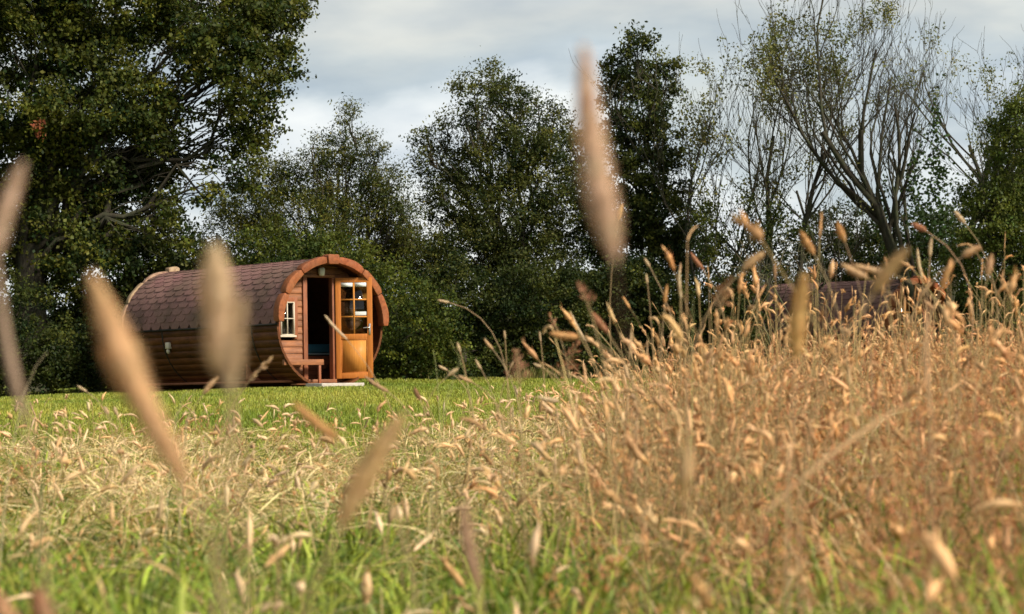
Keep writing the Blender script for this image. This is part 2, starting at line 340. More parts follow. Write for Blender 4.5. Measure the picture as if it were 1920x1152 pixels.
def build_cabin(loc, rot, label, open_door=True):
    root = empty('barrel_cabin', loc, rot)
    tag(root, label, 'cabin', 'barrel shaped wooden cabins on the lawn')
    # staves: closed lower shell with a groove between boards, inner face for the porch
    nst = 52; prof = []; cols = []
    for i in range(nst):
        a0 = i * 2 * math.pi / nst; da = 2 * math.pi / nst
        c = 0.75 + 0.5 * rnd.random()
        for fr, rr in ((0.0, BR - 0.016), (0.07, BR - 0.002), (0.5, BR), (0.93, BR - 0.002)):
            prof.append((a0 + fr * da, rr)); cols.append(c)
    m = len(prof); ys = [0.0]
    while ys[-1] < LEN - 0.01: ys.append(min(LEN, ys[-1] + 0.25))
    g = Geo(); V = []; Cc = []
    for y in ys:
        for (a, r), c in zip(prof, cols): V.append(cyl(r, a, y)); Cc.append((c, c, c * 0.95))
    Fq = [(j * m + i, j * m + (i + 1) % m, (j + 1) * m + (i + 1) % m, (j + 1) * m + i) for j in range(len(ys) - 1) for i in range(m)]
    g.add(V, Fq, None, np.array(Cc)); n0 = g.n
    V = []
    ri = BR - 0.045
    for y in (0.0, LEN):
        for a, r in prof: V.append(cyl(ri, a, y))
    g.add(V, [(i, m + i, m + (i + 1) % m, (i + 1) % m) for i in range(m)], None, (0.8, 0.8, 0.8))
    # rims
    V = [cyl(r + 0.001, a, 0.0) for a, r in prof] + [cyl(ri, a, 0.0) for a, r in prof]
    g.add(V, [(i, m + i, m + (i + 1) % m, (i + 1) % m) for i in range(m)], None, (1.25, 1.25, 1.25))
    g.build('stave_wall', M_STAVE, root)
    # rear wall
    g = Geo(); N = 48
    V = [(0, LEN - 0.25, CZ)] + [cyl(ri, i * 2 * math.pi / N, LEN - 0.25) for i in range(N)]
    g.add(V, None, [(0, 1 + i, 1 + (i + 1) % N) for i in range(N)])
    V = [(0, LEN - 0.2, CZ)] + [cyl(ri, i * 2 * math.pi / N, LEN - 0.2) for i in range(N)]
    g.add(V, None, [(0, 1 + (i + 1) % N, 1 + i) for i in range(N)])
    g.build('rear_wall', M_CEDAR, root)
    # roof: overlapping shingles over the upper half
    g = Geo(); AS, AE = math.radians(0.5), math.radians(179.5)
    sub = []
    K = 40
    for y in (-0.02, LEN + 0.02):
        for r in (BR + 0.004, BR + 0.014):
            for i in range(K + 1): sub.append(cyl(r, AS + (AE - AS) * i / K, y))
    k1 = K + 1
    f = [(k1 + i, k1 + i + 1, 3 * k1 + i + 1, 3 * k1 + i) for i in range(K)] + [(i, 2 * k1 + i, 2 * k1 + i + 1, i + 1) for i in range(K)]
    f += [(i, i + 1, k1 + i + 1, k1 + i) for i in range(K)] + [(0, k1, 3 * k1, 2 * k1), (K, 2 * k1 + K, 3 * k1 + K, k1 + K)]
    g.add(sub, f, None, (0.095, 0.052, 0.050))
    tw = 0.33; rows = 14; ex = (AE - AS) / 2 / rows
    base = np.array((0.215, 0.120, 0.106))
    for side in (0, 1):
        for r_ in range(rows):
            lowa = ex * r_; hia = ex * (r_ + 1.75)
            nt = int(LEN / tw) + 2; off = (r_ % 2) * tw / 2
            for t_ in range(nt):
                y0 = -0.02 - tw / 2 + off + t_ * tw - (0 if off else 0); y1 = y0 + tw
                y0c, y1c = max(y0 + 0.004, -0.02), min(y1 - 0.004, LEN + 0.02)
                if y1c - y0c < 0.03: continue
                c = base * math.exp(rnd.gauss(0, 0.04)) * (0.88 if rnd.random() < .05 else 1) * np.array((1, math.exp(rnd.gauss(0, 0.03)), 1))
                w = y1c - y0c
                pts = [(hia, y0c), (lowa + ex * 0.55, y0c), (lowa + ex * 0.06, y0c + w * 0.15), (lowa, y0c + w * 0.22), (lowa, y1c - w * 0.22), (lowa + ex * 0.06, y1c - w * 0.15), (lowa + ex * 0.55, y1c), (hia, y1c)]
                rough = (abs(rnd.gauss(0, 0.003)), 0.0)
                def vv(a, y, lift):
                    u = min(1, max(0, (a - lowa) / (hia - lowa))); r = BR + 0.017 + (1 - u) * 0.012 + lift + rough[int(u > .5)]
                    aa = AS + a if side == 0 else AE - a
                    return cyl(r, min(aa, math.pi / 2 + 0.02) if side == 0 else max(aa, math.pi / 2 - 0.02), y)
                top = [vv(a, y, 0.0) for a, y in pts]; bot = [vv(a, y, -0.012) for a, y in pts[1:7]]
                fq = [(0, 1, 6, 7), (1, 2, 5, 6), (2, 3, 4, 5)]
                if side == 0: fq = [q[::-1] for q in fq]
                g.add(top, fq, None, c)
                g.add([top[i] for i in range(1, 7)] + bot, [(i, i + 1, 6 + i + 1, 6 + i) for i in range(5)], None, c * 0.8)
    g.build('shingle_roof', M_SHINGLE, root)
    # bands
    for yb in (0.78, 3.75):
        g = Geo()
        V = []; a_s = [math.pi + math.pi * i / 40 for i in range(41)]
        for y in (yb, yb + 0.03):
            for r in (BR - 0.01, BR + 0.008):
                for a in a_s: V.append(cyl(r, a, y))
        k = 41
        g.add(V, [(k + i, k + i + 1, 3 * k + i + 1, 3 * k + i) for i in range(40)] + [(i, i + 1, k + i + 1, k + i) for i in range(40)] + [(2 * k + i, 3 * k + i, 3 * k + i + 1, 2 * k + i + 1) for i in range(40)])
        g.build('band', M_BAND, root)
    g = Geo()
    for s_ in (-1, 1): g.bx(s_ * (BR + 0.004), s_ * (BR + 0.03), -0.02, LEN + 0.02, CZ - 0.022, CZ + 0.016)
    g.build('roof_edge_strip', M_BAND, root)
    # arch trim blocks, front and rear
    def block(a0, a1, y0, y1, rin, rout, mat, name='trim_block', seed=0):
        g = Geo(); n = 9; V = []; rr = random.Random(seed)
        ph = rr.random() * 6
        for j in range(n):
            u = j / (n - 1); a = a0 + (a1 - a0) * u
            e = min(u, 1 - u) * (n - 1)
            sh = 0.016 if e < 0.5 else 0.0
            w = 0.007 * math.sin(u * 7 + ph) + 0.010 * math.sin(math.pi * u)
            for (r, y) in ((rin + sh * 0.6, y0), (rout - sh + w, y0), (rout - sh + w, y1), (rin + sh * 0.6, y1)): V.append(cyl(r, a, y))
        f = []
        for j in range(n - 1):
            for i in range(4): f.append((j * 4 + i, j * 4 + (i + 1) % 4, (j + 1) * 4 + (i + 1) % 4, (j + 1) * 4 + i))
        f += [(3, 2, 1, 0), ((n - 1) * 4, (n - 1) * 4 + 1, (n - 1) * 4 + 2, (n - 1) * 4 + 3)]
        k = 0.85 + rr.random() * 0.3
        g.add(V, f, None, (k, k * (0.93 + 0.14 * rr.random()), k))
        return g.build(name, mat, root, False, 0.008)
    d = math.radians
    spans = [(-1.5, 27.5), (28.3, 55), (55.8, 84.2), (85, 96.5), (97.3, 126), (126.8, 152), (152.8, 178)]
    for i, (a, b) in enumerate(spans):
        key = i == 3
        block(d(a), d(b), -0.12 - 0.01 * (i % 2) - (0.02 if key else 0), 0.05, BR - 0.075 - (0.015 if key else 0), BR + 0.050 + (0.025 if key else 0), M_TRIM, seed=i)
        block(d(a), d(b), LEN - 0.03, LEN + 0.06 + (0.05 if key else 0), BR - 0.05, BR + 0.055 + (0.06 if key else 0), M_REARTRIM, 'rear_trim_block', seed=i + 20)
    # front wall: horizontal boards with door and window openings, in a recess
    y0 = REC
    dx0, dx1, dz0, dz1 = -0.294, 0.25, 0.15, 1.93
    wx0, wx1, wz0, wz1 = -0.87, -0.575, 0.93, 1.52
    g = Geo(); bh = 0.118; z = CZ - ri + 0.0; k = 0
    while z < CZ + ri - 0.01:
        zt = min(z + bh, CZ + ri - 0.001); zc = max(abs(z - CZ), abs(zt - CZ)); hw = math.sqrt(max(0.0004, ri * ri - min(abs(z - CZ), abs(zt - CZ)) ** 2))
        segs = [(-hw, hw)]
        def cut(segs, a, b): 
            o = []
            for s0, s1 in segs:
                if b <= s0 or a >= s1: o.append((s0, s1)); continue
                if a > s0: o.append((s0, a))
                if b < s1: o.append((b, s1))
            return o
        if zt > dz0 and z < dz1: segs = cut(segs, dx0, dx1)
        if zt > wz0 + 0.02 and z < wz1 - 0.02: segs = cut(segs, wx0, wx1)
        c = 0.8 + 0.4 * rnd.random()
        for s0, s1 in segs:
            if s1 - s0 < 0.02: continue
            n = 14
            V = []
            for j in range(n + 1):
                xx = s0 + (s1 - s0) * j / n
                lim = math.sqrt(max(0, (ri + 0.004) ** 2 - xx * xx))
                lo = max(z, CZ - lim); hi = min(zt, CZ + lim)
                if hi < lo: hi = lo = (CZ + lim if z > CZ else CZ - lim)
                # shiplap: bottom edge stands proud
                V += [(xx, y0 - 0.012, lo + 0.002), (xx, y0 - 0.015, lo + 0.012 if hi > lo + 0.02 else lo), (xx, y0 - 0.006, hi), (xx, y0 + 0.03, hi), (xx, y0 + 0.03, lo + 0.002)]
            f = [(j * 5 + i, j * 5 + (i + 1) % 5, (j + 1) * 5 + (i + 1) % 5, (j + 1) * 5 + i) for j in range(n) for i in range(5)]
            g.add(V, [q[::-1] for q in f], None, (c, c, c))
        z = zt; k += 1
    g.build('front_wall', M_CEDAR, root)
    # door frame
    fr = Geo()
    fr.bx(dx0 - 0.085, dx0, y0 - 0.05, y0 + 0.06, 0.06, dz1 + 0.03); fr.build('door_post', M_CEDARV, root, False, 0.004)
    fr = Geo(); fr.bx(dx1, dx1 + 0.075, y0 - 0.05, y0 + 0.06, 0.06, dz1 + 0.03); fr.build('door_post', M_CEDARV, root, False, 0.004)
    fr = Geo(); fr.bx(dx0 - 0.085, dx1 + 0.075, y0 - 0.045, y0 + 0.05, dz1 + 0.032, dz1 + 0.085); fr.build('door_lintel', M_CEDAR, root, False, 0.004)
    fr = Geo(); fr.bx(dx0 - 0.02, dx1 + 0.05, y0 - 0.09, y0 + 0.05, 0.085, 0.148); fr.build('threshold', M_CEDAR, root, False, 0.004)
    # window
    w = Geo()
    for (a, b, c_, d_) in ((wx0 - 0.07, wx0 - 0.002, wz0 - 0.06, wz1 + 0.08), (wx1 + 0.002, wx1 + 0.075, wz0 - 0.06, wz1 + 0.08)): w.bx(a, b, y0 - 0.045, y0 - 0.025, c_, d_)
    w.bx(wx0 - 0.002, wx1 + 0.002, y0 - 0.045, y0 - 0.025, wz1, wz1 + 0.08)
    cas = w.build('window_casing', M_CEDARV, root, False, 0.003)
    w = Geo(); t = 0.020
    w.bx(wx0, wx0 + t, y0 - 0.06, y0 + 0.01, wz0, wz1); w.bx(wx1 - t, wx1, y0 - 0.06, y0 + 0.01, wz0, wz1)
    w.bx(wx0 + t, wx1 - t, y0 - 0.058, y0 + 0.01, wz1 - t, wz1); w.bx(wx0 + t, wx1 - t, y0 - 0.058, y0 + 0.01, wz0, wz0 + t)
    mx_ = (wx0 + wx1) / 2; mz_ = (wz0 + wz1) / 2
    w.bx(mx_ - 0.008, mx_ + 0.008, y0 - 0.05, y0 - 0.02, wz0 + t, wz1 - t); w.bx(wx0 + t, wx1 - t, y0 - 0.052, y0 - 0.022, mz_ - 0.008, mz_ + 0.008)
    wf = w.build('window', M_WHITE, root)
    w = Geo(); w.bx(wx0 + t, wx1 - t, y0 - 0.015, y0 - 0.011, wz0 + t, wz1 - t); w.build('pane', M_GLASS, wf)
    w = Geo(); w.bx(wx0 - 0.03, wx1 + 0.02, y0 - 0.085, y0 - 0.026, wz0 - 0.032, wz0 - 0.002); w.build('window_sill', M_WHITE, wf, False, 0.003)
    # wall lamp above the door
    lm = Geo()
    lm.tubes([[(-0.01, y0 - 0.10, z_) for z_ in (1.985, 1.99, 2.03, 2.08, 2.11, 2.135, 2.137)]], [[0.0, 0.045, 0.056, 0.06, 0.058, 0.04, 0.0]], 16, (1, 1, 1))
    lamp = lm.build('wall_lamp', M_LAMP, root, True)
    lm = Geo(); lm.bx(-0.04, 0.02, y0 - 0.05, y0 - 0.025, 2.03, 2.10); lm.build('lamp_bracket', M_WHITE, lamp)
    # vent / socket on the stave wall
    va = math.pi + math.asin((CZ - 0.78) / BR)
    px_, _, pz_ = cyl(BR, va, 0)
    sk = Geo(); sk.bx(px_ - 0.07, px_ + 0.02, 3.52, 3.64, pz_ - 0.01, pz_ + 0.11)
    s_o = sk.build('socket_box', M_WHITE, root, False, 0.012)
    sk = Geo(); sk.tubes([[(px_ - 0.03, 3.585, pz_ - 0.10), (px_ - 0.03, 3.585, pz_ - 0.075), (px_ - 0.035, 3.585, pz_ - 0.04), (px_ - 0.035, 3.585, pz_ - 0.012)]], [[0.012, 0.035, 0.035, 0.018]], 10, (1, 1, 1))
    sk.build('plug', M_WHITE, s_o, True)
    # porch bench
    bn = Geo(); bn.bx(-0.98, -0.13, y0 - 0.30, y0 - 0.24, 0.40, 0.50); brl = bn.build('bench_rail', M_CEDAR, root, False, 0.006)
    bn = Geo(); bn.bx(-0.92, -0.40, y0 - 0.235, y0 - 0.055, 0.47, 0.498); bn.build('bench_seat', M_CEDAR, root, False, 0.004)
    bn = Geo(); bn.bx(-0.235, -0.185, y0 - 0.29, y0 - 0.25, 0.075, 0.398); bn.build('bench_leg', M_CEDARV, root, False, 0.004)
    # porch floor and inner floor
    fl = Geo(); fl.bx(-0.66, 0.66, 0.012, y0 - 0.03, 0.05, 0.075); fl.build('porch_floor', M_CEDAR, root)
    fl = Geo(); fl.bx(-0.8, 0.8, y0 + 0.06, LEN - 0.28, 0.10, 0.14); fl.build('inner_floor', M_INSIDE, root)
    # bunk with blue bedding across the inside
    by = y0 + 0.95
    bd = Geo()
    for i in range(5): bd.bx(-0.93, 0.93, by, by + 0.03, 0.145 + i * 0.088, 0.145 + i * 0.088 + 0.084)
    bunk = bd.build('bunk', M_INSIDE, root, False, 0.003)
    bd = Geo(); bd.bx(-0.98, 0.98, by - 0.02, by + 1.9, 0.60, 0.635); bd.build('bed_sheet', M_SHEET, bunk, False, 0.01)
    bd = Geo(); bd.bx(-0.97, 0.97, by - 0.03, by + 1.9, 0.637, 0.80); bd.build('mattress', M_BLUE, bunk, False, 0.03)
    # concrete pad and short supports
    sl = Geo(); sl.bx(-0.58, 0.34, -0.52, -0.02, -0.12, 0.075); sl.build('concrete_step', M_SLAB, root, False, 0.012)
    for xx in (0.68,):
        sp = Geo(); sp.bx(xx - 0.03, xx + 0.03, -0.30, -0.24, -0.05, 0.16); sp.build('support_post', M_BAND, root)
    # door leaf: hinge at the right jamb, local frame x along the leaf
    ang = math.radians(-140 if open_door else 180)
    leaf = empty('door', (dx1 + 0.055, y0 - 0.07, 0.0)); leaf.parent = root
    leaf.rotation_euler = (0, 0, math.radians(-40) if open_door else math.radians(180))
    W = 0.655; z0, z1 = 0.155, 1.955; st = 0.095; yh = 0.02
    sgn = 1 if open_door else 1
    q = Geo()
    q.bx(0, st, -yh, yh, z0, z1); q.bx(W - st, W, -yh, yh, z0, z1)
    q.bx(st, W - st, -yh + 0.001, yh - 0.001, z1 - 0.085, z1); q.bx(st, W - st, -yh + 0.001, yh - 0.001, z0, z0 + 0.10)
    q.bx(st, W - st, -yh + 0.001, yh - 0.001, 0.86, 0.95)
    q.build('door_frame', M_DOORF, leaf, False, 0.004)
    q = Geo(); q.bx(st, W - st, -0.008, 0.008, z0 + 0.10, 0.86)
    q.build('door_panel', M_DOOR, leaf)
    q = Geo()
    for (a, b, c_, e_) in ((st, W - st, z0 + 0.10, z0 + 0.115), (st, W - st, 0.845, 0.86)): q.bx(a, b, -0.016, -0.009, c_, e_)
    for (a, b) in ((st, st + 0.015), (W - st - 0.015, W - st)): q.bx(a, b, -0.0155, -0.009, z0 + 0.115, 0.845)
    q.build('panel_moulding', M_DOORF, leaf)
    gz0, gz1 = 0.95, z1 - 0.085; gw = W - 2 * st
    q = Geo(); q.bx(W / 2 - 0.014, W / 2 + 0.014, -0.016, 0.016, gz0, gz1)
    for i in (1, 2): zc_ = gz0 + (gz1 - gz0) * i / 3; q.bx(st, W - st, -0.0145, 0.0145, zc_ - 0.013, zc_ + 0.013)
    q.build('glazing_bar', M_DOOR, leaf)
    q = Geo(); q.bx(st, W - st, -0.002, 0.002, gz0, gz1); q.build('pane', M_GLASS, leaf)
    for (a, b) in ((st + 0.004, W / 2 - 0.018), (W / 2 + 0.018, W - st - 0.004)):
        q = Geo(); q.bx(a, b, -0.012, -0.006, gz1 - 0.075, gz1 - 0.002); q.build('blind', M_PAPER, leaf)
    q = Geo(); zc_ = gz0 + (gz1 - gz0) / 3 + 0.06
    q.bx(W / 2 + 0.022, W - st - 0.01, -0.008, -0.004, zc_ - 0.035, zc_ + 0.03); q.build('notice', M_PAPER, leaf, False, 0.002)
    q = Geo(); q.bx(W - 0.064, W - 0.034, -yh - 0.010, -yh - 0.001, 0.93, 1.13); hd = q.build('handle', M_METAL, leaf, False, 0.003)
    q = Geo(); q.tubes([[(W - 0.049, -yh - 0.010, 1.06), (W - 0.049, -yh - 0.045, 1.06), (W - 0.052, -yh - 0.055, 1.06), (W - 0.075, -yh - 0.058, 1.06), (W - 0.16, -yh - 0.055, 1.055)]], [[0.011, 0.011, 0.012, 0.012, 0.009]], 10, (1, 1, 1))
    q.build('lever', M_METAL, hd, True)
    return root

fc = P(622, 642, 42.45); gz = 0.0
cab1 = build_cabin((fc[0], fc[1], gz), (math.radians(-1.5), 0, math.radians(40)), 'barrel shaped wooden cabin with open orange door and shingled roof')
f2 = P(1724, 642, 52.5)
def copy_tree(o, parent=None):
    c = o.copy(); C.objects.link(c); c.parent = parent
    for ch in o.children: copy_tree(ch, c)
    return c
cab2 = copy_tree(cab1)
cab2.location = (f2[0], f2[1], -0.10); cab2.rotation_euler = (math.radians(-0.8), 0, math.radians(44))
cab2['label'] = 'barrel cabin half hidden behind the tall tan grass'
for ch in cab2.children:
    if ch.name.startswith('door') and ch.type == 'EMPTY': ch.rotation_euler = (0, 0, math.radians(180)); ch.location.y = REC + 0.02

# ------------------------------------------------------------------ trees
S_ = 90.0
def crown(blobs, d, dens=1.0, leaf=(0.045, 0.026), base=((0.05, 0.085, 0.018), (0.10, 0.13, 0.03)), clump=0.15, per=80, hollow=0.35, depth=0.9, seedv=0):
    """blobs: (px, py, rx, rz[, density]) in photo pixels at distance d -> leaf clumps through each blob's volume"""
    g = Geo(); centers = []
    for b in blobs:
        px, py, rx, rz = b[:4]; k = b[4] if len(b) > 4 else 1.0
        dd = d + (b[5] if len(b) > 5 else R.uniform(-0.8, 0.8))
        s = F / dd
        c = P(px, py, dd); r = np.array((rx / s, depth * (rx + rz) / 2 / s, rz / s))
        area = math.pi * r[0] * r[2]
        n = max(6, int(area * 34 * dens * k))
        u = R.normal(size=(n, 3)); u /= np.linalg.norm(u, axis=1, keepdims=True)
        rad = R.uniform(hollow, 1.0, (n, 1)) ** 0.5
        wob = 1 + 0.16 * np.sin(u[:, :1] * 5 + px) * np.sin(u[:, 2:] * 6 + py)
        cc = c + u * rad * r * wob
        cs = R.uniform(0.6, 1.35, (n, 1)) * clump
        m = per
        off = R.normal(size=(n, m, 3)) * cs[:, None] * np.array((0.75, 0.75, 0.5))
        # sprays: each clump is stretched along an outward, slightly rising twig
        tw = u + np.array((0, 0, 0.35)) + R.normal(0, .35, (n, 3)); tw /= np.linalg.norm(tw, axis=1, keepdims=True)
        off = off + tw[:, None, :] * (R.uniform(-1.1, 1.3, (n, m, 1)) * cs[:, None])
        pos = (cc[:, None, :] + off).reshape(-1, 3)
        N = len(pos)
        a = R.normal(size=(N, 3)); a /= np.linalg.norm(a, axis=1, keepdims=True)
        nn = R.normal(size=(N, 3)) + np.array((0.1, -0.1, 0.9)); bb = np.cross(a, nn); bb /= np.linalg.norm(bb, axis=1, keepdims=True) + 1e-9
        sz = np.minimum(np.exp(R.normal(-0.42, 0.32, (N, 1))), 1.0)
        t = np.clip(R.normal(0.33, 0.33, (n, 1)), 0, 1)
        ccol = np.array(base[0]) * (1 - t) + np.array(base[1]) * t
        col = jit(np.repeat(ccol, m, 0), N, 0.22, 0.06)
        g.quads(pos, a * leaf[0] * sz, bb * leaf[1] * sz, col)
        centers.append((c, cc, r))
    return g, centers

def limb(p0, p1, r0, r1, sag=0.0, wig=0.08, n=6):
    t = np.linspace(0, 1, n)[:, None]; p = p0 * (1 - t) + p1 * t
    L = np.linalg.norm(p1 - p0)
    p[1:-1] += R.normal(0, wig * L / n, (n - 2, 3)); p[:, 2:] += sag * L * np.sin(t * math.pi)
    return p, np.linspace(r0, r1, n) 

def skeleton(foot, fork_h, centers, r0, twigs=10):
    """trunk to a fork, a limb to every blob, branches to the clumps"""
    g = Geo(); A = []; B = []
    foot = np.array(foot, float); fork = foot + np.array((R.normal(0, .1), R.normal(0, .1), fork_h))
    p, r = limb(foot - np.array((0, 0, 0.1)), fork, r0 * 1.15, r0 * 0.8, 0, 0.05, 8); r[0] *= 1.35
    g.tubes(p[None], r[None], 10, (1, 1, 1))
    for c, cc, rr in centers:
        if c[2] < fork[2] - 1.0: src = foot + np.array((0, 0, max(0.3, c[2] * 0.6)))
        else: src = fork - np.array((0, 0, R.uniform(0, fork_h * 0.25)))
        p, r = limb(src, c, r0 * R.uniform(0.16, 0.34), 0.015, 0.05, 0.35, 8); A.append((p, r))
        idx = R.choice(len(cc), min(len(cc), twigs), False)
        for i in idx:
            k = R.integers(3, 8)
            q, s = limb(p[k], cc[i], 0.018, 0.004, 0.04, 0.3, 6); B.append((q, s))
    g.tubes(np.array([a[0] for a in A]), np.array([a[1] for a in A]), 7, (1, 1, 1))
    g.tubes(np.array([a[0] for a in B]), np.array([a[1] for a in B]), 4, (1, 1, 1))
    return g

def leafy_tree(name, label, cat, foot_px, d, blobs, fork=2.0, r0=0.2, group=None, **kw):
    fx = P(foot_px, 642, d)[0]; foot = (fx, d, float(ground(fx, d)))
    root = empty(name, foot); tag(root, label, cat, group)
    tw = kw.pop('twigs', 10)
    g, cen = crown(blobs, d, **kw)
    g.build('crown', M_LEAF, root, loc=foot).location = (0, 0, 0)
    skeleton(foot, fork, cen, r0, tw).build('trunk', M_BARK, root, True, loc=foot).location = (0, 0, 0)
    return root

OAK = ((0.020, 0.036, 0.010), (0.130, 0.135, 0.020))
t = leafy_tree('oak_tree', 'towering dark oak filling the sky beside and above the open-doored cabin', 'tree', 60, 50.5,
    [(-180, 40, 160, 170), (-170, 330, 150, 170), (-160, 560, 130, 130), (40, -40, 150, 120), (60, 70, 150, 95), (215, 10, 150, 95), (190, 110, 90, 60, .6), (380, 20, 130, 80), (490, 5, 80, 60), (400, 90, 90, 60, .8),
     (505, 70, 52, 60), (545, 30, 26, 28), (465, 150, 62, 75), (480, 240, 42, 45, .8), (545, 133, 22, 18, .8), (150, 210, 110, 75), (40, 190, 100, 75, .45), (250, 190, 85, 60), (350, 190, 55, 60, .35), (290, 255, 55, 40, .7),
     (40, 300, 120, 90), (170, 310, 110, 90, .8), (270, 300, 75, 60), (100, 420, 140, 90), (230, 410, 100, 80), (320, 430, 50, 70, .4), (425, 250, 55, 55, .45), (450, 320, 60, 45, .45), (400, 340, 25, 40, .35), (30, 500, 110, 70, .55), (180, 500, 90, 70, .8), (290, 510, 60, 60, .6), (60, 590, 110, 80, .55), (180, 600, 90, 80, .8)],
    fork=3.2, r0=0.36, dens=1.05, base=OAK, leaf=(0.060, 0.042), clump=0.165, twigs=14)
# a dead reddish spray in the oak
g, _ = crown([(72, 240, 8, 14, 3.0, -1.7)], 50.5, dens=1.0, leaf=(0.05, 0.03), base=((0.16, 0.05, 0.025), (0.26, 0.09, 0.04)), clump=0.07, per=16)
loc = tuple(t.location); o = g.build('dead_leaves', M_LEAF, t, loc=loc); o.location = (0, 0, 0); o['label'] = 'rusty red dead leaves'

leafy_tree('willow_tree', 'bushy olive green tree with a feathery peak just behind the open cabin', 'tree', 640, 53,
    [(652, 228, 20, 30, .8), (640, 285, 55, 40, .9), (700, 290, 30, 35, .8), (585, 290, 30, 30, .7), (560, 340, 60, 45, 1), (650, 350, 80, 60), (710, 390, 50, 60, .8), (560, 420, 90, 70), (660, 440, 100, 70), (480, 400, 70, 50), (440, 460, 70, 60, .9), (740, 460, 60, 50), (560, 500, 110, 50), (700, 520, 90, 60), (770, 440, 35, 40, .8), (790, 500, 60, 50), (500, 330, 55, 50, .8), (725, 350, 40, 50, .7), (450, 390, 50, 50, .7), (755, 395, 30, 40, .6)],
    fork=1.8, r0=0.16, leaf=(0.045, 0.018), base=((0.026, 0.042, 0.012), (0.145, 0.142, 0.026)), clump=0.15, dens=1.4)
leafy_tree('alder_tree', 'broad dark round-topped tree standing alone in the middle of the sky gap', 'tree', 960, 54,
    [(925, 150, 48, 32, .75), (890, 180, 45, 35, .6), (955, 180, 42, 42, .7), (870, 215, 28, 30, .4), (1010, 205, 40, 30, .6), (1045, 235, 40, 32, .75), (920, 240, 60, 45, .7), (990, 265, 60, 45, .9), (820, 240, 26, 34, .5), (800, 275, 34, 32, .5), (830, 310, 55, 45, .8), (920, 320, 75, 60), (1020, 330, 75, 65), (1090, 300, 45, 60, .8),
     (850, 390, 65, 55, .8), (820, 360, 30, 25, .5), (950, 410, 100, 70), (1060, 420, 80, 70), (880, 480, 90, 60), (1000, 500, 100, 60), (820, 500, 60, 60)],
    fork=2.2, r0=0.2, leaf=(0.048, 0.024), base=((0.020, 0.034, 0.012), (0.115, 0.120, 0.024)), clump=0.15, dens=1.4)
leafy_tree('poplar_tree', 'narrow upright tree with the highest leafy top between the round-topped tree and the thin saplings', 'tree', 1215, 55,
    [(1195, 85, 32, 26, .8), (1165, 125, 32, 32, .7), (1240, 120, 32, 28, .7), (1200, 150, 50, 40, .8), (1150, 180, 30, 40, .6), (1245, 175, 30, 30, .6), (1205, 215, 50, 50, .75), (1170, 260, 45, 45, .8), (1240, 270, 40, 45, .6), (1200, 330, 65, 50, .9), (1265, 340, 30, 40, .4), (1150, 400, 80, 60), (1240, 410, 70, 60, .9), (1190, 480, 100, 60), (1290, 470, 50, 60, .9)],
    fork=3.6, r0=0.13, leaf=(0.055, 0.034), base=((0.018, 0.032, 0.011), (0.095, 0.105, 0.020)), clump=0.13, dens=1.3)

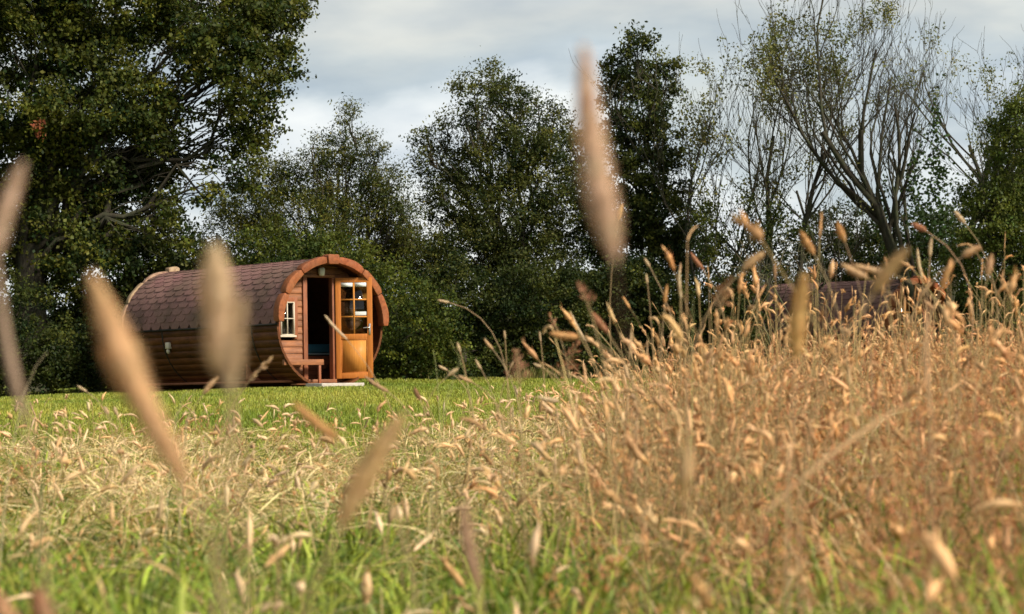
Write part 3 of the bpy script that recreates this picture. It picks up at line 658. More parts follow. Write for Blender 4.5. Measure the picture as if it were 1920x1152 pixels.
# thin, airy trees with visible branching
def airy(name, label, foot_px, d, lean, height, r0, spread, depth_n, leafblobs, upward=0.9, stems=1, ivy=None, group=None, leaf_k=1.0, lk=(0.038, 0.024)):
    fx = P(foot_px, 642, d)[0]; foot = np.array((fx, d, float(ground(fx, d))))
    root = empty(name, tuple(foot)); tag(root, label, 'tree', group)
    segs = {}
    def grow(p, dr, L, r, lev):
        n = 7; pts = [p]; q = p.copy(); v = dr.copy()
        for i in range(n - 1):
            v = v + R.normal(0, 0.15, 3) * np.array((1, 1, .5)) + np.array((0, 0, 0.05 * upward * (1 + lev * .5))); v /= np.linalg.norm(v)
            q = q + v * L / (n - 1); pts.append(q.copy())
        rads = np.linspace(r, max(r * (0.45 if lev < 2 else 0.25), 0.0035), n)
        segs.setdefault(lev, []).append((np.array(pts), rads))
        if lev >= depth_n: return
        kids = (7, 5, 3, 2)[min(lev, 3)] + R.integers(0, 2)
        for k in range(kids):
            f_ = R.uniform(0.2 if lev else 0.28, 0.98); i = int(f_ * (n - 1)); i = min(i, n - 2)
            base = pts[i] + (pts[i + 1] - pts[i]) * (f_ * (n - 1) - i)
            tdir = pts[i + 1] - pts[i]; tdir /= np.linalg.norm(tdir)
            az = R.uniform(0, 2 * math.pi); side = np.array((math.cos(az), math.sin(az) * .8, 0.05)); side -= tdir * side.dot(tdir); side /= np.linalg.norm(side)
            an = R.uniform(0.35, 0.8) * spread
            nd = tdir * math.cos(an) + side * math.sin(an); nd[2] = max(nd[2], -0.1); nd /= np.linalg.norm(nd)
            grow(base, nd, L * R.uniform(0.40, 0.66), max(0.005, rads[i] * R.uniform(0.4, 0.62)), lev + 1)
    for s in range(stems):
        az = 2 * math.pi * s / stems + 0.5
        d0 = np.array((lean + (0.17 * math.cos(az) if stems > 1 else 0), 0.12 * math.sin(az) if stems > 1 else 0.02, 1.0)); d0 /= np.linalg.norm(d0)
        grow(foot.copy() - np.array((0, 0, .1)), d0, height * R.uniform(.85, 1.0), r0 * R.uniform(.8, 1), 0)
    g = Geo()
    for lev, L_ in segs.items():
        g.tubes(np.array([a for a, b in L_]), np.array([b for a, b in L_]), (8, 6, 4, 3, 3)[min(lev, 4)], (1, 1, 1))
    g.build('trunk', M_BARK, root, True, loc=tuple(foot)).location = (0, 0, 0)
    # leaves on the tips, thick where the crown is in leaf
    last = np.concatenate([a[-4:] for L_ in (segs.get(depth_n, []), segs.get(depth_n - 1, [])) for a, b in L_])
    gl = Geo(); keep = np.zeros(len(last)) + 0.05 * leaf_k
    for (px, py, rx, rz, k) in leafblobs:
        c = P(px, py, d); s = F / d
        dd = ((last[:, 0] - c[0]) * s / rx) ** 2 + ((last[:, 2] - c[2]) * s / rz) ** 2
        keep = np.maximum(keep, k * np.exp(-dd * 0.9))
        nb = int(max(3, 9 * k * rx * rz / s / s))
        extra = c + R.normal(0, 0.62, (nb, 3)) * np.array((rx / s, rx / s, rz / s)); extra = (extra[:, None] + R.normal(0, 0.09, (nb, 5, 3))).reshape(-1, 3); nb *= 5; last = np.concatenate([last, extra]); keep = np.concatenate([keep, np.full(nb, 0.9)])
    sel = last[R.random(len(last)) < keep]
    m = 16; pos = (sel[:, None] + R.normal(0, 0.10, (len(sel), m, 3))).reshape(-1, 3); N = len(pos)
    if N:
        a = R.normal(size=(N, 3)); a /= np.linalg.norm(a, axis=1, keepdims=True)
        nn = R.normal(size=(N, 3)) + np.array((0, 0, .6)); bb = np.cross(a, nn); bb /= np.linalg.norm(bb, axis=1, keepdims=True)
        sz = R.uniform(.6, 1.2, (N, 1))
        tt = R.random((len(sel), 1)); cc = np.array((0.075, 0.095, 0.025)) * (1 - tt) + np.array((0.17, 0.16, 0.05)) * tt
        gl.quads(pos, a * lk[0] * sz, bb * lk[1] * sz, jit(np.repeat(cc, m, 0), N, .2, .06))
        gl.build('crown', M_LEAF, root, loc=tuple(foot)).location = (0, 0, 0)
    if ivy:
        gi = Geo()
        for (px, py, rx, rz, k) in ivy:
            c = P(px, py, d); s = F / d; n = int(2600 * k * rx * rz / s / s)
            pos = c + R.normal(0, 0.55, (n, 3)) * np.array((rx / s, rx / s, rz / s)); pos += 0.05 * np.sin(pos[:, [2, 0, 1]] * 9)
            a = R.normal(size=(n, 3)); a /= np.linalg.norm(a, axis=1, keepdims=True); bb = np.cross(a, R.normal(size=(n, 3)) + np.array((0, -.8, .6))); bb /= np.linalg.norm(bb, axis=1, keepdims=True)
            gi.quads(pos, a * 0.045, bb * 0.036, jit((0.035, 0.062, 0.018), n, .3, .06))
        gi.build('ivy', M_LEAF, root, loc=tuple(foot)).location = (0, 0, 0)
    return root

airy('sapling_tree', 'thin sapling with wispy bare tops next to the narrow upright tree', 1340, 54, 0.0, 5.8, 0.055, 0.75, 3, [(1310, 160, 30, 40, .5), (1295, 240, 40, 60, .6), (1340, 280, 30, 40, .25), (1320, 400, 50, 40, .4)], 1.2, 2, leaf_k=.3)
airy('ash_tree', 'slim tree with a round leafy head on bare forking stems', 1450, 53, 0.0, 5.6, 0.085, 0.75, 3,
     [(1475, 75, 38, 30, 1.6), (1440, 115, 45, 42, 1.6), (1500, 120, 50, 45, 1.7), (1545, 140, 35, 35, 1.1), (1395, 115, 25, 25, .8), (1460, 165, 45, 35, 1.1), (1530, 190, 36, 36, .7), (1440, 330, 50, 45, .7), (1490, 345, 50, 40, .6), (1552, 60, 18, 16, .8)], 1.2, 2, leaf_k=.2)
airy('crooked_tree', 'slender tree leaning away with almost leafless branches', 1655, 54, -0.10, 5.6, 0.075, 0.8, 3, [(1600, 75, 26, 20, 1.0), (1630, 190, 40, 30, .5), (1600, 300, 50, 40, .3)], 1.1, 1, leaf_k=.3,
     ivy=[(1655, 400, 12, 70, .7)])
airy('bare_tree', 'tall nearly leafless tree with a fan of fine branches and ivy round its base', 1755, 52, 0.01, 6.6, 0.14, 0.85, 4,
     [(1760, 130, 50, 50, .2), (1640, 20, 30, 20, .6), (1860, 150, 50, 50, .15)], 1.1, 3, leaf_k=.10, lk=(0.035, 0.02),
     ivy=[(1758, 330, 20, 70, .9), (1756, 220, 10, 60, .6), (1755, 420, 50, 50, 1.0), (1715, 360, 16, 60, .7), (1720, 290, 10, 40, .5)])
airy('bare_tree', 'leafless tree rising behind the dense green bush at the end of the row', 1880, 55, -0.04, 7.2, 0.10, 0.85, 4, [(1890, 250, 50, 50, .2)], 1.1, 2, leaf_k=.06, lk=(0.035, 0.02))

# bushes of the hedge, foot to about 3 m
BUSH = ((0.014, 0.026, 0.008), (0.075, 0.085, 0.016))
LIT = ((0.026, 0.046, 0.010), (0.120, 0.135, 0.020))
bushes = [
 ('dense green bush closing the row of trees past the bare tree', 1885, 50, [(1890, 300, 50, 90, .9), (1930, 240, 50, 70, .9), (1860, 400, 70, 80), (1930, 420, 70, 100), (1850, 500, 80, 70), (1950, 560, 80, 90)], ((0.055, 0.080, 0.018), (0.125, 0.140, 0.03))),
 ('dark shrub at the foot of the towering oak', 30, 46.5, [(-60, 640, 90, 80), (40, 660, 80, 70), (20, 580, 80, 60, .5), (100, 690, 70, 45)], BUSH),
 ('rough low shrub with brown stems behind the far end of the open cabin', 190, 46.8, [(150, 660, 70, 60), (230, 640, 60, 70), (190, 700, 80, 40)], BUSH),
 ('dark shrub rising over the rear end of the open cabin', 340, 50.5, [(300, 560, 80, 80), (400, 540, 80, 80), (340, 480, 70, 60, .6), (250, 620, 90, 80), (440, 600, 90, 90)], BUSH),
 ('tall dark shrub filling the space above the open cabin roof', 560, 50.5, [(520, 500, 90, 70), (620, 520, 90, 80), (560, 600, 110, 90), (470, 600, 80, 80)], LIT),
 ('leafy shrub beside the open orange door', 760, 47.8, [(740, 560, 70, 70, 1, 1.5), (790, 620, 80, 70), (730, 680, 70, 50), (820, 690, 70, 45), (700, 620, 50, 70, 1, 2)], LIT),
 ('dark bramble shrub two along from the open orange door', 880, 50, [(860, 570, 80, 80), (940, 600, 80, 90), (890, 680, 90, 50), (960, 680, 60, 50)], BUSH),
 ('dark shrub under the round-topped tree', 1040, 51, [(1020, 570, 90, 80), (1100, 590, 80, 90), (1050, 670, 100, 60), (1120, 680, 60, 50)], BUSH),
 ('dark shrub under the narrow upright tree', 1200, 51.5, [(1180, 560, 90, 80), (1250, 590, 80, 90), (1210, 660, 100, 60)], BUSH),
 ('tangled shrub with grey twigs under the thin saplings', 1370, 51.5, [(1330, 600, 80, 80), (1385, 590, 55, 80), (1380, 500, 60, 55, .6), (1350, 660, 90, 60), (1325, 430, 45, 50, .5), (1450, 440, 60, 40, .5), (1400, 400, 40, 40, .3)], BUSH),
 ('tangled shrub behind the half hidden cabin', 1520, 60.0, [(1490, 530, 80, 70, .8), (1570, 500, 70, 60, .5), (1530, 440, 60, 50, .4), (1600, 580, 90, 90), (1490, 620, 80, 80), (1570, 430, 60, 50, .5), (1630, 470, 50, 60, .6)], BUSH),
 ('dark shrub behind the far cabin below the bare tree', 1700, 60.0, [(1680, 540, 90, 80, .9), (1770, 530, 90, 90), (1640, 470, 50, 50, .35), (1740, 450, 70, 60, .6), (1720, 620, 120, 80)], BUSH),
]
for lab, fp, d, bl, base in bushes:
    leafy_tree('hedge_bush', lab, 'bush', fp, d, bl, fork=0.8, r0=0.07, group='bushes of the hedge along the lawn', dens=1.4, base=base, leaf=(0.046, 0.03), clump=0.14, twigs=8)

# dead grey twigs hanging in the tangled shrub
exec_twigs = Geo(); A = []
for i in range(70):
    p0 = P(R.uniform(1380, 1560), R.uniform(440, 520), 50.3 + R.uniform(0, .6)); p1 = p0 + np.array((R.uniform(-0.6, 0.8), R.uniform(-.3, .3), R.uniform(-1.1, 0.2)))
    A.append(limb(p0, p1, 0.011, 0.004, -0.15, 0.5, 7))
tw_foot = (float(P(1450, 642, 50.5)[0]), 50.5, 0.0)
A.append(limb(np.array(tw_foot), P(1470, 470, 50.5), 0.03, 0.012, 0.05, 0.4, 7))
A.append(limb(np.array(tw_foot), P(1400, 500, 50.5), 0.025, 0.012, 0.05, 0.4, 7))
A.append(limb(np.array(tw_foot), P(1540, 490, 50.5), 0.025, 0.012, 0.05, 0.4, 7))
exec_twigs.tubes(np.array([a for a, b in A]), np.array([b for a, b in A]), 4, (2.2, 2.1, 1.9))
o = exec_twigs.build('dead_branch', M_BARK, None, True); tag(o, 'bare grey dead branches drooping in front of the hedge near the half hidden cabin', 'branches')

# far wood beyond the hedge, closes the gaps low down
def leaf_mass(name, x0, x1, d0, d1, ztop, n, label):
    g = Geo(); x = R.uniform(x0, x1, n); y = R.uniform(d0, d1, n); z = ztop * (0.75 + 0.25 * np.sin(x * 0.8) * np.sin(x * 0.31 + 1)) * R.random(n) ** 0.7 + ground(x, y)
    pos = np.stack([x, y, z], 1)
    a = R.normal(size=(n, 3)); a /= np.linalg.norm(a, axis=1, keepdims=True); b = np.cross(a, R.normal(size=(n, 3)) + (0, 0, .7)); b /= np.linalg.norm(b, axis=1, keepdims=True)
    g.quads(pos, a * 0.13, b * 0.08, jit((0.035, 0.055, 0.02), n, .3, .06))
    tag(g.build(name, M_LEAF), label, 'foliage', None, 'stuff')
leaf_mass('undergrowth', -17, 17, 61.5, 66, 2.6, 60000, 'dark undergrowth behind the hedge and trees')

# ------------------------------------------------------------------ grass
def in_view(n, y0, y1, extra=0.8, pw=1.0):
    """random spots in the wedge of field before the camera, a little wider than the picture"""
    u = R.random(n); y = (y0 ** (1 + pw) + u * (y1 ** (1 + pw) - y0 ** (1 + pw))) ** (1 / (1 + pw))
    x = R.uniform(-1, 1, n) * (0.2135 * y + extra)
    return x, y

def blades(g, x, y, h, w, lean, col, S=4, droop=0.25, z0=0.0):
    n = len(x); az = R.uniform(0, 2 * math.pi, n); t = np.linspace(0, 1, S)[None, :]
    dirx, diry = np.cos(az), np.sin(az)
    l = lean[:, None] * t ** 1.8
    px = x[:, None] + dirx[:, None] * l; py = y[:, None] + diry[:, None] * l
    pz = (ground(x, y) + z0)[:, None] + h[:, None] * (t - droop * t ** 3)
    path = np.stack([px, py, pz], -1)
    sa = az + math.pi / 2 + R.normal(0, .6, n); side = np.stack([np.cos(sa), np.sin(sa), np.zeros(n)], 1)
    wid = w[:, None] * np.array([1.0] + list(np.linspace(1.0, 0.12, S - 1)))[None, :] * 0.5
    g.ribbons(path, wid, side, col)

# short lawn
n = 420000
x, y = in_view(n, 10, 52, 2.5, 0.35)
h = R.uniform(0.035, 0.085, n) * (1 + 0.35 * np.sin(x * 1.3 + y * .5) * np.sin(y * 1.1)); keep = np.ones(n, bool)
patch = 0.5 + 0.5 * np.sin(x * 0.9 + 0.7 * np.sin(y * 0.6)) * np.sin(y * 0.35 + x * .3)
c = np.array((0.15, 0.20, 0.022))[None] * (1 - patch[:, None]) + np.array((0.31, 0.31, 0.05))[None] * patch[:, None]
g = Geo(); blades(g, x, y, h, np.full(n, 0.0035) * (1 + y / 30), R.uniform(0.0, 0.05, n), jit(c, n, .18, .06), 2, 0.1)
tag(g.build('lawn_grass', M_GRASS), 'short bright green mown grass round the cabins', 'grass', None, 'stuff')

# rough grass and nettles along the foot of the hedge
n = 16000; x = R.uniform(-13, 13, n); back = np.where(x < -2.2, 48.0, 49.3) + 0.5 * np.sin(x * 1.3) + 0.3 * np.sin(x * 3.1)
y = back + np.abs(R.normal(0, 0.6, n)); y = np.where(x < -7.2, y - 1.4, y)
tall = 0.10 + 0.22 * (0.5 + 0.5 * np.sin(x * 2.3 + np.sin(x * 5))) ** 2
g = Geo(); t = R.random((n, 1)) * (R.random((n, 1)) < .8)
cc = np.array((0.09, 0.12, 0.02)) * (1 - t) + np.array((0.26, 0.20, 0.09)) * t
blades(g, x, y, tall * R.uniform(0.5, 1.5, n), R.uniform(0.008, 0.02, n), R.uniform(0, 0.15, n), jit(cc, n, .25, .06), 4, 0.3)
tag(g.build('rough_grass', M_GRASS), 'rough uncut grass and weeds along the foot of the hedge', 'grass', None, 'stuff')

# height of the meadow: knee high towards the lawn, waist high on the dry side
def tallness(x, y): return sstep(-0.40, 0.80, x - 0.035 * (y - 3.0) + 0.12 * np.sin(y * 1.3))
def edge(x, y):     # density falls off where the meadow gives way to the lawn
    lim = 14.3 + 5.5 * sstep(-1.3, 0.5, x) + 1.0 * np.sin(x * 2.1)
    return 1 - sstep(lim - 2.0, lim + 1.0, y)

def scatter(n, y0=2.1, y1=22, pw=0.6, extra=0.7, thin=None):
    x, y = in_view(n, y0, y1, extra, pw); k = R.random(n) < edge(x, y) * (thin(x, y) if thin else 1)
    return x[k], y[k]

def clumpy(x, y):
    v = np.sin(x * 5.3 + 1.7 * np.sin(y * 2.1)) * np.sin(y * 3.7 + 1.3 * np.sin(x * 4.1 + 2)) + 0.6 * np.sin(x * 13 + y * 5) * np.sin(y * 9 - x * 4)
    return 0.35 + 0.65 * sstep(-0.7, 0.6, v)
g = Geo()
def tussocks(n_c, per, y0, y1, r0, thin=None, pw=0.75):
    """blades spring from shared roots and arch outward from them"""
    cx, cyy = in_view(n_c, y0, y1, 0.6, pw); k = R.random(n_c) < edge(cx, cyy) * (thin(cx, cyy) if thin else 1); cx, cyy = cx[k], cyy[k]
    m = len(cx); cnt = (per * R.uniform(0.4, 1.5, m)).astype(int); idx = np.repeat(np.arange(m), cnt); n = len(idx)
    rr = R.uniform(0.5, 1.5, m)[idx]; ox = R.normal(0, r0, n) * rr; oy = R.normal(0, r0, n) * rr
    az = np.arctan2(oy, ox) + R.normal(0, 0.5, n) + 0.0
    return cx[idx] + ox, cyy[idx] + oy, az, R.normal(0, 1, m)[idx], R.uniform(0.72, 1.2, m)[idx], n
def arc(g, x, y, az, h, w, lean, col, S=7, droop=0.5):
    n = len(x); t = np.linspace(0, 1, S)[None, :]; a2 = az[:, None] + R.normal(0, 0.45, n)[:, None] * t
    l = lean[:, None] * t ** 1.7; px = x[:, None] + np.cos(a2) * l; py = y[:, None] + np.sin(a2) * l
    pz = ground(x, y)[:, None] + h[:, None] * (t * 1.15 - droop * t ** 3.2)
    sa = az + math.pi / 2 + R.normal(0, .5, n); side = np.stack([np.cos(sa), np.sin(sa), R.normal(0, .3, n)], 1); side /= np.linalg.norm(side, axis=1, keepdims=True)
    wid = w[:, None] * np.array([0.7, 1.0] + list(np.linspace(1.0, 0.1, S - 2)))[None, :] * 0.5
    g.ribbons(np.stack([px, py, np.maximum(pz, 0.01)], -1), wid, side, col)
# green tussocks
x, y, az, hue, hk, n = tussocks(1900, 80, 1.7, 22, 0.045, lambda x, y: 1 - 0.35 * tallness(x, y)); T = tallness(x, y); near = 1 - sstep(2.6, 9.0, y)
h = (0.31 + 0.12 * T + 0.17 * near) * R.uniform(0.4, 1.15, n) * hk
t = np.clip(0.4 + 0.25 * hue + R.normal(0, .22, n), 0, 1)[:, None]; cg = np.array((0.060, 0.112, 0.008)) * (1 - t) + np.array((0.38, 0.42, 0.06)) * t
arc(g, x, y, az, h, R.uniform(0.005, 0.014, n), 0.04 + R.random(n) * 0.34, jit(cg, n, .22, .05))
# straw tussocks, bent over and tangled
x, y, az, hue, hk, n = tussocks(2700, 40, 1.9, 22, 0.05, lambda x, y: (0.22 + 0.78 * sstep(3.2, 9.5 - 4.0 * tallness(x, y), y)) * (0.5 + 0.5 * clumpy(x * 0.8, y * 0.7))); T = tallness(x, y)
az = np.where(R.random(n) < .35, az, 0.3 + 1.3 * np.sin(x * 1.9 + y) + R.normal(0, .7, n))
h = (0.42 + 0.13 * T) * R.uniform(0.3, 1.1, n) * hk
t = np.clip(0.4 + 0.3 * hue + R.normal(0, .2, n), 0, 1)[:, None]; cs = np.array((0.80, 0.60, 0.34)) * (1 - t) + np.array((0.44, 0.36, 0.11)) * t
ct = np.array((0.66, 0.39, 0.16)) * (1 - t) + np.array((0.30, 0.13, 0.05)) * t
cs = cs * (1 - T[:, None]) + ct * T[:, None]
arc(g, x, y, az, h, R.uniform(0.004, 0.012, n), 0.06 + R.random(n) * 0.75, jit(cs, n, .22, .05), 8, 0.75)
# long broken stalks lying criss-cross through the stand
x, y = scatter(1500, 2.2, 10, thin=lambda x, y: 0.35 + 0.65 * tallness(x, y)); n = len(x); t = R.random((n, 1))
arc(g, x, y, R.uniform(0, 6.28, n), (0.34 + 0.30 * tallness(x, y)) * R.uniform(0.6, 1.15, n), R.uniform(0.004, 0.007, n), R.uniform(0.3, 0.9, n), jit(np.array((0.78, 0.58, 0.32)) * (1 - t) + np.array((0.46, 0.27, 0.12)) * t, n, .2, .03), 8, 0.45)
# coarse tufts close by
x, y = in_view(30000, 1.5, 5.2, 0.4, 0.8); v = np.sin(x * 7.1 + 2.2 * np.sin(y * 4.3)) * np.sin(y * 6.1 + x * 2.7); k_ = (v > 0.15) & (R.random(len(x)) < 1 - 0.5 * tallness(x, y)); x, y = x[k_], y[k_]; n = len(x)
h = R.uniform(0.34, 0.64, n) * (1 - 0.14 * sstep(2.4, 5.0, y)); t = R.random((n, 1)); cg = np.array((0.055, 0.115, 0.008)) * (1 - t) + np.array((0.32, 0.37, 0.045)) * t
blades(g, x, y, h, R.uniform(0.006, 0.015, n), R.random(n) ** 1.3 * 0.40, jit(cg, n, .25, .06), 7, 0.4)
x, y = in_view(2600, 1.7, 4.5, 0.4, 0.8); n = len(x); t = R.random((n, 1)); cg = np.array((0.74, 0.60, 0.34)) * (1 - t) + np.array((0.52, 0.34, 0.16)) * t
blades(g, x, y, R.uniform(0.35, 0.62, n), R.uniform(0.004, 0.009, n), 0.1 + R.random(n) * 0.6, jit(cg, n, .25, .06), 8, 0.5)
tag(g.build('meadow_grass', M_GRASS), 'long meadow grass, green below and straw coloured above, in front of the lawn', 'grass', None, 'stuff')

# flowering stems with soft spike heads
def stems_with_heads(g, x, y, h, lean, nod, hl, hr, col, scol, fl=9, S=6):
    n = len(x); az = R.uniform(0, 2 * math.pi, n); t = np.linspace(0, 1, S)[None, :]
    dx, dy = np.cos(az), np.sin(az)
    l = lean[:, None] * t ** 2
    base = ground(x, y)
    path = np.stack([x[:, None] + dx[:, None] * l, y[:, None] + dy[:, None] * l, base[:, None] + h[:, None] * t * np.ones((n, 1))], -1)
    g.tubes(path, np.full((n, S), 1.0) * np.linspace(0.0020, 0.0012, S), 3, scol)
    tip = path[:, -1]; td = path[:, -1] - path[:, -2]; td /= np.linalg.norm(td, axis=1, keepdims=True)
    k = 6; tt = np.linspace(0, 1, k)
    hr = hr * R.choice([0.45, 0.8, 1.1], n)
    pts = [tip]; v = td.copy(); hd = np.stack([dx, dy, -np.ones(n) * 0.8], 1)
    for i in range(k - 1):
        v = v + hd * (nod / (k - 1))[:, None]; v /= np.linalg.norm(v, axis=1, keepdims=True); pts.append(pts[-1] + v * (hl / (k - 1))[:, None])
    hp = np.stack(pts, 1); prof = np.array((0.15, 0.8, 1.0, 0.9, 0.6, 0.05))
    pr = hr[:, None] * prof[None] * R.uniform(0.55, 1.35, (n, k)); pr[:, -1] = 0
    g.tubes(hp, pr, 5, col)
    # florets
    i0 = R.integers(0, k - 1, (n, fl)); fr = R.random((n, fl, 1)); ar = np.arange(n)[:, None]
    c = hp[ar, i0] * (1 - fr) + hp[ar, i0 + 1] * fr; ax = hp[ar, i0 + 1] - hp[ar, i0]; ax /= np.linalg.norm(ax, axis=2, keepdims=True) + 1e-9
    o = np.cross(ax, R.normal(size=(n, fl, 3))); o /= np.linalg.norm(o, axis=2, keepdims=True) + 1e-9
    c = c + o * hr[:, None, None] * 0.9; a = (ax + o * 0.7) * (hr[:, None, None] * 1.5); b = np.cross(ax, o) * (hr[:, None, None] * 0.45)
    g.quads(c.reshape(-1, 3), a.reshape(-1, 3), b.reshape(-1, 3), jit(np.repeat(col, fl, 0), n * fl, .15, .03))

g = Geo()
def headset(n0, y0, y1, hmul, small=1.0, thin=None):
    x, y = scatter(n0, y0, y1, 0.6, thin=thin); k_ = R.random(len(x)) < clumpy(x, y) * (0.34 + 0.66 * sstep(3.0, 7.0, y)) * (0.42 + 0.58 * tallness(x, y)); x, y = x[k_], y[k_]; n = len(x); T = tallness(x, y)
    h = ((0.42 + 0.12 * T) * (0.66 + 0.44 * R.random(n) ** 1.2) + T * (0.07 * np.sin(x * 6 + y) * np.sin(y * 3.3) + 0.42 * R.random(n) ** 5 + 0.06 * np.sin(x * 11 + 3 * y))) * hmul
    t = R.random((n, 1)); col = np.array((0.84, 0.64, 0.38)) * (1 - t) + np.array((0.60, 0.36, 0.16)) * t
    col = col * (1 - .6 * T[:, None]) + .6 * np.array((0.62, 0.31, 0.115)) * T[:, None]
    stems_with_heads(g, x, y, h, R.random(n) ** 1.5 * 0.42, R.random(n) ** 2.2 * 1.9, R.uniform(0.030, 0.085, n) * small, R.uniform(0.005, 0.0095, n) * small, jit(col, n, .28, .025), jit((0.34, 0.25, 0.11), n, .25, .04))
headset(9500, 2.1, 22, 1.0)
headset(8500, 2.1, 22, 1.04, 1.0, lambda x, y: tallness(x, y))
# the feathery clump where the tall stand meets the lawn
headset(11000, 4.5, 11, 1.22, 1.0, lambda x, y: np.exp(-((x - 0.50) / 0.26) ** 2 - ((y - 7.2) / 1.5) ** 2))
headset(5000, 3.5, 12, 1.16, 1.0, lambda x, y: tallness(x, y) * (np.sin(x * 4.1 + y * 1.3) * np.sin(y * 2.3 + 1) > 0.25))
tag(g.build('seed_head_grass', M_STRAW, None, True), 'mass of tan nodding grass seed heads, thickest and tallest before the half hidden cabin', 'grass', None, 'stuff')

# fine reddish panicles
g = Geo()
x, y = scatter(12000, 2.4, 17, 0.6, thin=lambda x, y: (0.05 + 0.95 * tallness(x, y) ** 1.5) * (1.35 * clumpy(x * 1.3, y + 7) - .45)); n = len(x); T = tallness(x, y)
h = (0.34 + 0.20 * T) * R.uniform(0.6, 1.2, n); az = R.uniform(0, 6.28, n); S = 5; t = np.linspace(0, 1, S)[None]
l = R.uniform(0.02, 0.25, n)[:, None] * t ** 2
path = np.stack([x[:, None] + np.cos(az)[:, None] * l, y[:, None] + np.sin(az)[:, None] * l, ground(x, y)[:, None] + h[:, None] * t], -1)
g.tubes(path, np.full((n, S), 0.0009), 3, jit((0.34, 0.17, 0.09), n, .2, .05))
m = 28; tip = path[:, -1]; L = R.uniform(0.08, 0.17, n)
f_ = R.random((n, m)); spread = (1 - f_) * 0.30 + 0.04; aa = R.uniform(0, 6.28, (n, m))
cx = tip[:, None, 0] + np.cos(aa) * spread * L[:, None]; cyy = tip[:, None, 1] + np.sin(aa) * spread * L[:, None]; cz = tip[:, None, 2] + (f_ - 0.35) * L[:, None]
pos = np.stack([cx, cyy, cz], -1).reshape(-1, 3); N = len(pos)
a = R.normal(size=(N, 3)) + np.array((0, 0, 1.2)); a /= np.linalg.norm(a, axis=1, keepdims=True); b = np.cross(a, R.normal(size=(N, 3))); b /= np.linalg.norm(b, axis=1, keepdims=True)
tt = np.clip(0.5 + 0.4 * np.sin(x * 6 + 2 * np.sin(y * 3))[:, None] + R.normal(0, .25, (n, 1)), 0, 1); pc = np.array((0.36, 0.145, 0.062)) * (1 - tt) + np.array((0.52, 0.27, 0.11)) * tt
g.quads(pos, a * 0.0066, b * 0.0024, jit(np.repeat(pc, m, 0), N, .2, .06))
tag(g.build('bent_grass', M_STRAW), 'haze of fine reddish brown grass panicles among the tan seed heads', 'grass', None, 'stuff')

# ------------------------------------------------------------------ single grass stems one can point to
def big_stem(label, tip, base, width, d, foot, col=(0.56, 0.36, 0.17), lobes=None, scol=(0.40, 0.28, 0.15), name='seed_head_stem', fl=160, srad=None, bend=0.35, group='grass stems that stand clear of the meadow', blur=None, cat='grass stem'):
    d = d * 1.38 if d < 7 else d
    s = F / d; A = P(tip[0], tip[1], d); B = P(base[0], base[1], d)
    fx = P(foot, 642, d)[0]; G = np.array((fx, d + R.uniform(-.05, .05), float(ground(fx, d))))
    root = empty(name, tuple(G)); tag(root, label, cat, group)
    r = width / s / 2; k = 12; t = np.linspace(0, 1, k)
    L = np.linalg.norm(A - B); side = np.cross((A - B) / L, (0, 1, 0))
    hp = B + (A - B) * t[:, None] + side * (np.sin(t * math.pi) * L * 0.03)[:, None]
    prof = np.array([0.42, 0.75, 0.92, 1.0, 1.0, 1.0, 0.97, 0.93, 0.86, 0.74, 0.52, 0.08])
    if lobes: prof = prof * np.interp(t, np.linspace(0, 1, len(lobes)), lobes)
    g = Geo(); col = np.array(col)
    g.tubes(hp[None], (prof * r * 0.80)[None], 12, jit(col, 1, .05, .02))
    i = R.random(fl) * (k - 1.001); i0 = i.astype(int); f = (i - i0)[:, None]
    c = hp[i0] * (1 - f) + hp[i0 + 1] * f; ax = np.broadcast_to((A - B) / L, (fl, 3)); rr = (prof[i0] * (1 - f[:, 0]) + prof[i0 + 1] * f[:, 0])[:, None] * r
    o = np.cross(ax, R.normal(size=(fl, 3))); o /= np.linalg.norm(o, axis=1, keepdims=True)
    g.quads(c + o * rr * 0.85, (ax * 1.4 + o * 0.35) * min(r, L * .25) * 0.55 * R.uniform(.7, 1.3, (fl, 1)), np.cross(ax, o) * r * 0.30, jit(col, fl, .18, .04))
    nb = int(fl * 3); i = R.random(nb) * (k - 1.001); i0 = i.astype(int); f = (i - i0)[:, None]
    c = hp[i0] * (1 - f) + hp[i0 + 1] * f; rr = (prof[i0] * (1 - f[:, 0]) + prof[i0 + 1] * f[:, 0])[:, None] * r
    o = np.cross(np.broadcast_to(ax[:1], (nb, 3)), R.normal(size=(nb, 3))); o /= np.linalg.norm(o, axis=1, keepdims=True)
    g.quads(c + o * rr * 1.15, (ax[:1] * 1.0 + o * 0.8) * r * 0.42 * R.uniform(.4, 1.3, (nb, 1)), np.cross(np.broadcast_to(ax[:1], (nb, 3)), o) * r * 0.06, jit(col * 1.1, nb, .12, .04))
    g.build('seed_head', M_STRAW, root, True, loc=tuple(G)).location = (0, 0, 0)
    # stem: cubic from the head's base to the foot
    dn = (B - A) / L; H = np.linalg.norm(B - G)
    c1 = B + dn * H * bend; c2 = G + np.array((0, 0, 1)) * H * 0.35
    q = np.linspace(0, 1, 14)[:, None]
    pth = (1 - q) ** 3 * (B - dn * L * 0.15) + 3 * (1 - q) ** 2 * q * c1 + 3 * (1 - q) * q ** 2 * c2 + q ** 3 * G
    sr = srad or (0.0013 if d < 3 else 0.0010)
    g = Geo(); g.tubes(pth[None], np.linspace(sr, sr * 1.3, 14)[None], 6, jit(scol, 1, .08, .03))
    g.build('stem', M_STRAW, root, True, loc=tuple(G)).location = (0, 0, 0)
    return root

